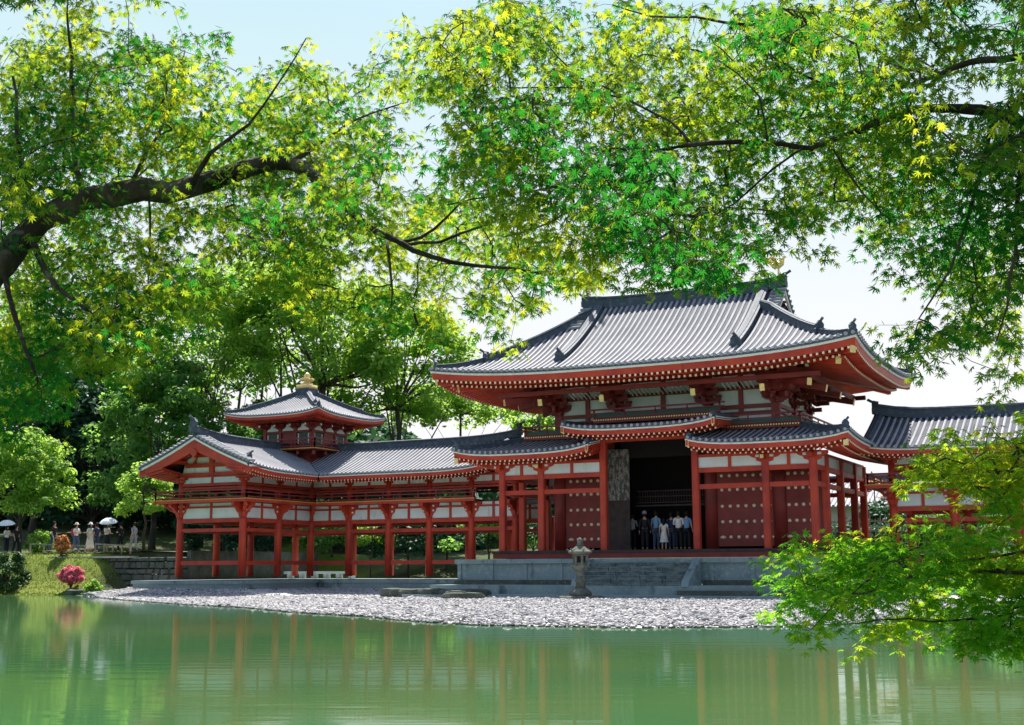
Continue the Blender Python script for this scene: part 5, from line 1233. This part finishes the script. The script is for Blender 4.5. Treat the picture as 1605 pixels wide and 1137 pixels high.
for b in ([(1262,230,6.,4),(1210,270,5.9,4),(1155,315,5.9,3),(1090,352,5.8,2)],[(940,265,6.1,4),(905,318,6.,3),(860,348,6.,3),(790,372,6.,2)],[(1400,183,6.,8),(1330,150,6.1,6),(1250,112,6.2,4),(1170,60,6.3,3)],[(1700,70,5.6,16),(1605,88,5.8,12),(1540,92,5.9,11),(1500,106,6.,9),(1440,128,6.,7),(1395,142,6.1,4)],
          [(1440,128,6.,5),(1390,90,6.1,4),(1330,45,6.2,3)],[(1085,226,6.,6),(1048,190,6.1,4),(985,156,6.2,4),(910,122,6.3,3),(850,60,6.4,2)],[(985,156,6.2,3),(900,140,6.3,3),(800,138,6.4,2)],[(1180,40,6.2,5),(1090,30,6.3,4),(1020,26,6.4,3),(960,8,6.5,2)],[(1560,180,5.9,8),(1530,300,5.7,6),(1490,420,5.6,4),(1440,500,5.6,2)],[(1605,190,5.8,10),(1595,350,5.5,7),(1580,480,5.4,4),(1560,540,5.4,2)],[(1200,226,6,4),(1190,150,6.1,3),(1120,90,6.2,2)],[(1300,220,6,4),(1350,300,5.8,3),(1400,350,5.7,2)]): Bm.limb(b)
Bm.sprays(sample(Rr_,0,dR,17.));Bm.sprays(sample([[8,7,6,5,4,3]]*9,0,lambda x,y:5.6-(x-1600)*.001+rng.normal()*.4,11,x0=1600))
Bm.flat=[sample([[0,0,0,2,5,8,9,9,9,9]]*12,-610,lambda x,y:6.5-y*.0018+rng.normal()*.5,15,x0=1150)]  # unseen layer over the right side, added to keep sun off the leaves
nB=Bm.grow(M['maple'],15,.037,(.15,1.3),.55,.10)
Cm=Maple('young yellow green maple with flat leaf layers reaching in from the lower right')
Cm.limb([(1990,1250,4.2,60),(1900,1080,4.6,40),(1780,960,5.0,18),(1680,920,5.3,9),(1605,903,5.5,6),(1500,897,5.6,5),(1400,912,5.6,4),(1320,925,5.6,3),(1260,915,5.6,2)],'trunk')
for b in ([(1780,960,5.0,9),(1680,885,5.3,6),(1605,868,5.5,5),(1500,880,5.7,4),(1400,868,5.8,3),(1290,868,5.8,2)],[(1680,920,5.3,6),(1605,958,5.4,5),(1500,975,5.4,4),(1420,970,5.4,3),(1340,978,5.4,2)],[(1850,1020,4.8,10),(1750,850,5.2,8),(1680,770,5.4,6),(1605,740,5.6,5),(1540,738,5.7,4),(1480,718,5.8,3),(1440,745,5.8,2)]): Cm.limb(b)
rl_=[[0,0,0,0,0,0,0,0],  #y675 start; x from 1200
 [0,0,0,0,1,3,4,6],
 [0,0,0,0,5,8,9,9],
 [0,0,0,0,0,1,3,6],
 [0,1,2,0,2,3,3,3],
 [2,6,8,7,7,8,8,8],
 [6,9,9,9,9,9,9,9],
 [2,3,3,6,8,8,8,8],
 [0,0,1,1,2,2,6,6]]
for i,rw in enumerate(rl_):
    y={0:640,1:670,2:715,3:765,4:815,5:850,6:895,7:945,8:990}[i]
    h={0:30,1:45,2:50,3:50,4:35,5:45,6:50,7:45,8:35}[i]
    out=[]
    for j,v in enumerate(rw+[9,8]):
        for _ in range(rng.poisson(15*(v/9)**1.2*h/50)):
            px=1200+(j+rng.random())*51;py=y+rng.random()*h;out.append(tuple(atd(px,py,5.7+.35*math.sin(px*.02+py*.03)+rng.normal()*.3)))
    if out: Cm.sprays(np.array(out))
nC=Cm.grow(M['maplelow'],20,.037,(.0,.5),.4,.085)
print('leaves',nA,nB,nC)
# =============================================================== PEOPLE
def pm(name,c,rough=.7): M[name]=mat('cloth '+name,c,rough,.2,[(6,tuple(x*.75 for x in c),.45,.7,I3)])
M['skin']=mat('skin',(.50,.29,.20),.5,.4)
for k,c in dict(black=(.02,.02,.024),navy=(.03,.05,.11),cwhite=(.75,.74,.72),blue=(.16,.33,.55),denim=(.06,.09,.16),cream=(.62,.58,.48),crimson=(.45,.03,.07),grey=(.30,.31,.33),hairc=(.015,.012,.01),straw=(.66,.60,.48),parasol=(.78,.82,.84),teal=(.12,.42,.44)).items(): pm(k,c)
def skin(name,chain,mat_,parent,sub=1):
    """chain: list of (pos, radius, parent index); grown with a Skin modifier"""
    me=bpy.data.meshes.new(name);me.from_pydata([c[0] for c in chain],[(c[2],i) for i,c in enumerate(chain) if c[2] is not None],[]);me.update()
    o=bpy.data.objects.new(name,me);COL.objects.link(o)
    o.modifiers.new('s','SKIN');sm=o.modifiers.new('b','SUBSURF');sm.levels=sub
    for i,c in enumerate(chain):
        r=c[1] if hasattr(c[1],'__len__') else (c[1],c[1]);me.skin_vertices[0].data[i].radius=r;me.skin_vertices[0].data[i].use_root=(c[2] is None)
    bpy.context.view_layer.update();dg=bpy.context.evaluated_depsgraph_get()
    m2=bpy.data.meshes.new_from_object(o.evaluated_get(dg));bpy.data.objects.remove(o);bpy.data.meshes.remove(me)
    m2.materials.clear();n=link(name,m2,mat_,None,True,None,False);n.parent=parent;return n
def person(x,y,z,rot,label,top,bottom,h=1.65,stride=.0,arm='down',dress=False,hat=None,hair='short',pack=None,group=None,sleeve=.5):
    t=thing('person',(x,y,z),label,'person',group);t.rotation_euler=(0,0,rot);t.scale=(h/1.7,)*3
    s=stride
    hip=[(-.09,0,.9),(.09,0,.9)];kn=[(-.10,.5*s+.02,.49),(.10,-.35*s+.03,.49)];an=[(-.10,.75*s-.02,.07),(.10,-.85*s,.10 if s else .07)]
    sh=[(-.18,0,1.40),(.18,0,1.40)]
    if arm=='down': el=[(-.24,-.03-.2*s,1.13),(.24,-.03+.3*s,1.13)];wr=[(-.25,.06-.2*s,.88),(.25,.08+.35*s,.89)]
    elif arm=='hold': el=[(-.24,.02,1.15),(.23,.06,1.15)];wr=[(-.16,.24,1.12),(.12,.27,1.27)]
    else: el=[(-.23,.04,1.14),(.23,.04,1.14)];wr=[(-.08,.25,1.18),(.08,.25,1.18)]
    C_=[((0,0,.93),(.13,.10),None),((0,0,1.08),(.12,.085),0),((0,0,1.25),(.14,.1),1),((0,0,1.39),(.11,.08),2),((0,0,1.47),(.052,.055),3),((0,.015,1.54),(.06,.07),4),((0,.02,1.61),(.077,.095),5),((0,.015,1.68),(.068,.08),6),((0,.10,1.60),(.014,.018),6)]
    for i in (0,1):
        n=len(C_);C_+= [(hip[i],(.085,.09),0),(kn[i],(.055,.06),n),(an[i],(.036,.042),n+1),((an[i][0],an[i][1]+.15,an[i][2]-.035),(.038,.025),n+2)]
        n=len(C_);C_+= [(sh[i],(.055,.055),3),(el[i],(.04,.04),n),(wr[i],(.026,.028),n+1)]
        w=Vector(wr[i]);d=(w-Vector(el[i])).normalized();sd=Vector((1,0,0)) if abs(d.x)<.8 else Vector((0,1,0));nn=d.cross(sd).normalized()
        pl=w+d*.07;C_.append((tuple(pl),(.02,.032),n+2));pi_=len(C_)-1
        for k,(off,L) in enumerate(((-.03,.065),(-.01,.078),(.01,.073),(.029,.058))):
            a=pl+sd*0+nn*off+d*.02;b=a+d*L*.55+sd*.006;c=b+d*L*.4+sd*.02*(1 if i else -1);m0=len(C_)
            C_+= [(tuple(a),.010,pi_),(tuple(b),.009,m0),(tuple(c),.008,m0+1)]
        a=w+d*.03+nn*(-.03);b=a+d*.03-nn*.02;m0=len(C_);C_+=[(tuple(a),.011,pi_),(tuple(b),.009,m0)]
    body=skin('body',C_,M['skin'],t)
    f=MB();
    for sx in (-1,1): f.lathe(sx*.03,.105,[(.004,1.625),(.011,1.631),(.004,1.637)],6)
    f.build('eyes',M['black'],None).parent=t
    f=MB();f.cbox((0,.108,1.565),(.022,.006,.005));f.build('mouth',M['crimson'],None).parent=t
    # top garment
    S_=[((0,0,.92),(.155,.12),None),((0,0,1.08),(.145,.108),0),((0,0,1.25),(.165,.12),1),((0,0,1.40),(.125,.092),2),((0,0,1.45),(.07,.07),3)]
    for i in (0,1):
        n=len(S_);e=Vector(sh[i]).lerp(Vector(el[i]),min(1,sleeve*1.7));S_+=[(sh[i],(.068,.068),3),(tuple(e),(.054,.054),n)]
        if sleeve>.9: S_.append((wr[i],(.036,.036),n+1))
    skin('top',S_,M[top],t)
    if dress:
        m=MB();m.lathe(0,0,[(.13,1.06),(.17,.9),(.2,.7),(.24,.45),(.26,.25 if dress==2 else .42),(.24,.25 if dress==2 else .42)],14);g=m.build('skirt',M[bottom],None,True);g.parent=t
    else:
        S_=[((0,0,.93),(.15,.12),None)]
        for i in (0,1):
            n=len(S_);S_+=[(hip[i],(.10,.105),0),(kn[i],(.075,.08),n),((an[i][0],an[i][1],an[i][2]+.03),(.06,.062),n+1)]
        skin('trousers',S_,M[bottom],t)
    m=MB()
    for i in (0,1): a=Vector(an[i]);m.cbox((a.x,a.y+.07,max(.03,a.z-.04)),(.045,.13,.03))
    m.build('shoes',M['black'],None).parent=t
    m=MB();m.lathe(0,-.012,[(.07,1.53 if hair=='short' else 1.42),(.092,1.58),(.10,1.65),(.092,1.71),(.06,1.755),(.01,1.77)],12)
    if hair=='long': m.lathe(0,-.06,[(.05,1.34),(.085,1.42),(.085,1.6),(.02,1.68)],10)
    g=m.build('hair',M['hairc'],None,True);g.parent=t
    if hat:
        m=MB();m.lathe(0,0,[(.19 if hat!='grey' else .12,1.665),(.2 if hat!='grey' else .13,1.675),(.108,1.69),(.10,1.76),(.06,1.80),(.01,1.81)],14);g=m.build('hat',M[hat],None,True);g.parent=t
    if pack:
        m=MB();m.cbox((0,-.2,1.22),(.14,.075,.2));m.cbox((0,-.285,1.15),(.1,.02,.1));g=m.build('backpack',M[pack],None);g.parent=t
    return t
def parasol(x,y,z,label,c,tilt=.2):
    t=thing('parasol',(x,y,z),label,'parasol');t.rotation_euler=(tilt,tilt*.5,0)
    m=MB();m.lathe(0,0,[(.012,.0),(.012,.78)],6);g=m.build('pole',M['black'],None);g.parent=t
    n=16;m=MB();vs=[];fs=[]
    for k,(r_,zz) in enumerate(((.02,.78),(.2,.75),(.38,.66),(.5,.52))):
        for i in range(n):
            a=2*PI*i/n;rr_=r_*(1 if i%2==0 else .94);vs.append((rr_*math.cos(a),rr_*math.sin(a),zz-(0 if i%2==0 else .0)))
    for k in range(3): fs+=[(k*n+i,k*n+(i+1)%n,(k+1)*n+(i+1)%n,(k+1)*n+i) for i in range(n)]
    m.add(vs,fs);g=m.build('canopy',M[c],None,True);g.parent=t;return t
GP='people walking on the left bank path'
def onpath(px,yy=2.2):
    p=W(px,868,yy);return p.x,yy,ground_z(p.x,yy)+.03
RTn=-PI/2    # facing +X
for a in [(9,2.4,RTn,'person in a pale striped top under the pale parasol at the left edge','cwhite','black',1.6,.0,'hold',False,None,'long',None),
 (24,2.9,RTn,'person in dark clothes between the left edge and the light green tree trunk','black','black',1.65,.2,'down',False,None,'short',None),
 (83,1.9,RTn,'man in a black short sleeved top walking right past the orange bush','black','navy',1.72,.38,'down',False,None,'short',None),
 (118,2.3,RTn,'person in a white shirt and cap with a crimson backpack','cwhite','denim',1.62,.2,'front',False,'straw','short','crimson'),
 (140,2.5,RTn,'woman in a long cream dress and pale hat','cream','cream',1.62,.0,'down',2,'cwhite','long',None),
 (150,2.9,PI/2,'person in a navy top standing behind the woman in the cream dress','navy','navy',1.64,.0,'down',False,None,'short',None),
 (166,2.2,RTn,'person in a white top and dark skirt holding the white and teal parasol','cwhite','black',1.58,.0,'hold',1,None,'long',None),
 (188,2.7,PI/2,'person in black clothes right of the white and teal parasol','black','black',1.62,.1,'front',False,None,'short',None),
 (209,2.6,PI/2,'person in grey clothes farthest right on the path','grey','grey',1.6,.25,'down',False,None,'short',None)]:
    px,yy,rot,lab,tp,bt,h,st,ar,dr,ht,hr_,pk=a;x,y,z=onpath(px,yy);person(x,y,z,rot,lab,tp,bt,h,st,ar,dr,ht,hr_,pk,GP)
x,y,z=onpath(6,2.3);parasol(x+.15,y,z+1.2,'pale parasol held over the striped person at the left edge','parasol')
x,y,z=onpath(166,2.2);parasol(x+.26,y-.1,z+1.15,'white and teal parasol on the path','parasol',.25)
GH='visitors standing in the dark doorway'
for px,yy,lab,tp,bt,h,ar,dr,ht,hr_,sl in [(992,1.5,'visitor in grey at the left side of the doorway beside the flaking door','grey','black',1.6,'front',False,None,'short',.5),
 (1011,1.1,'visitor in a dark suit and pale cap in the doorway','black','black',1.66,'down',False,'grey','short',1),
 (1029,1.3,'visitor in a bright blue shirt in the doorway','blue','denim',1.70,'down',False,None,'short',.5),
 (1041,.9,'girl in a pale dress in the middle of the doorway','cwhite','cwhite',1.36,'down',1,None,'long',.4),
 (1053,1.3,'visitor in navy right behind the girl in the pale dress','navy','denim',1.62,'down',False,None,'short',.5),
 (1064,1.0,'visitor with a black vest and white sleeves in the doorway','cwhite','black',1.66,'front',False,None,'short',1),
 (1077,1.1,'visitor in a light blue shirt nearest the right door post','blue','black',1.64,'down',False,None,'short',.5)]:
    p=W(px,852,yy+1.15);person(p.x,yy+1.15,2.07,random.uniform(-.5,.5),lab,tp,bt,h,0,ar,dr,ht,hr_,None,GH,sl)
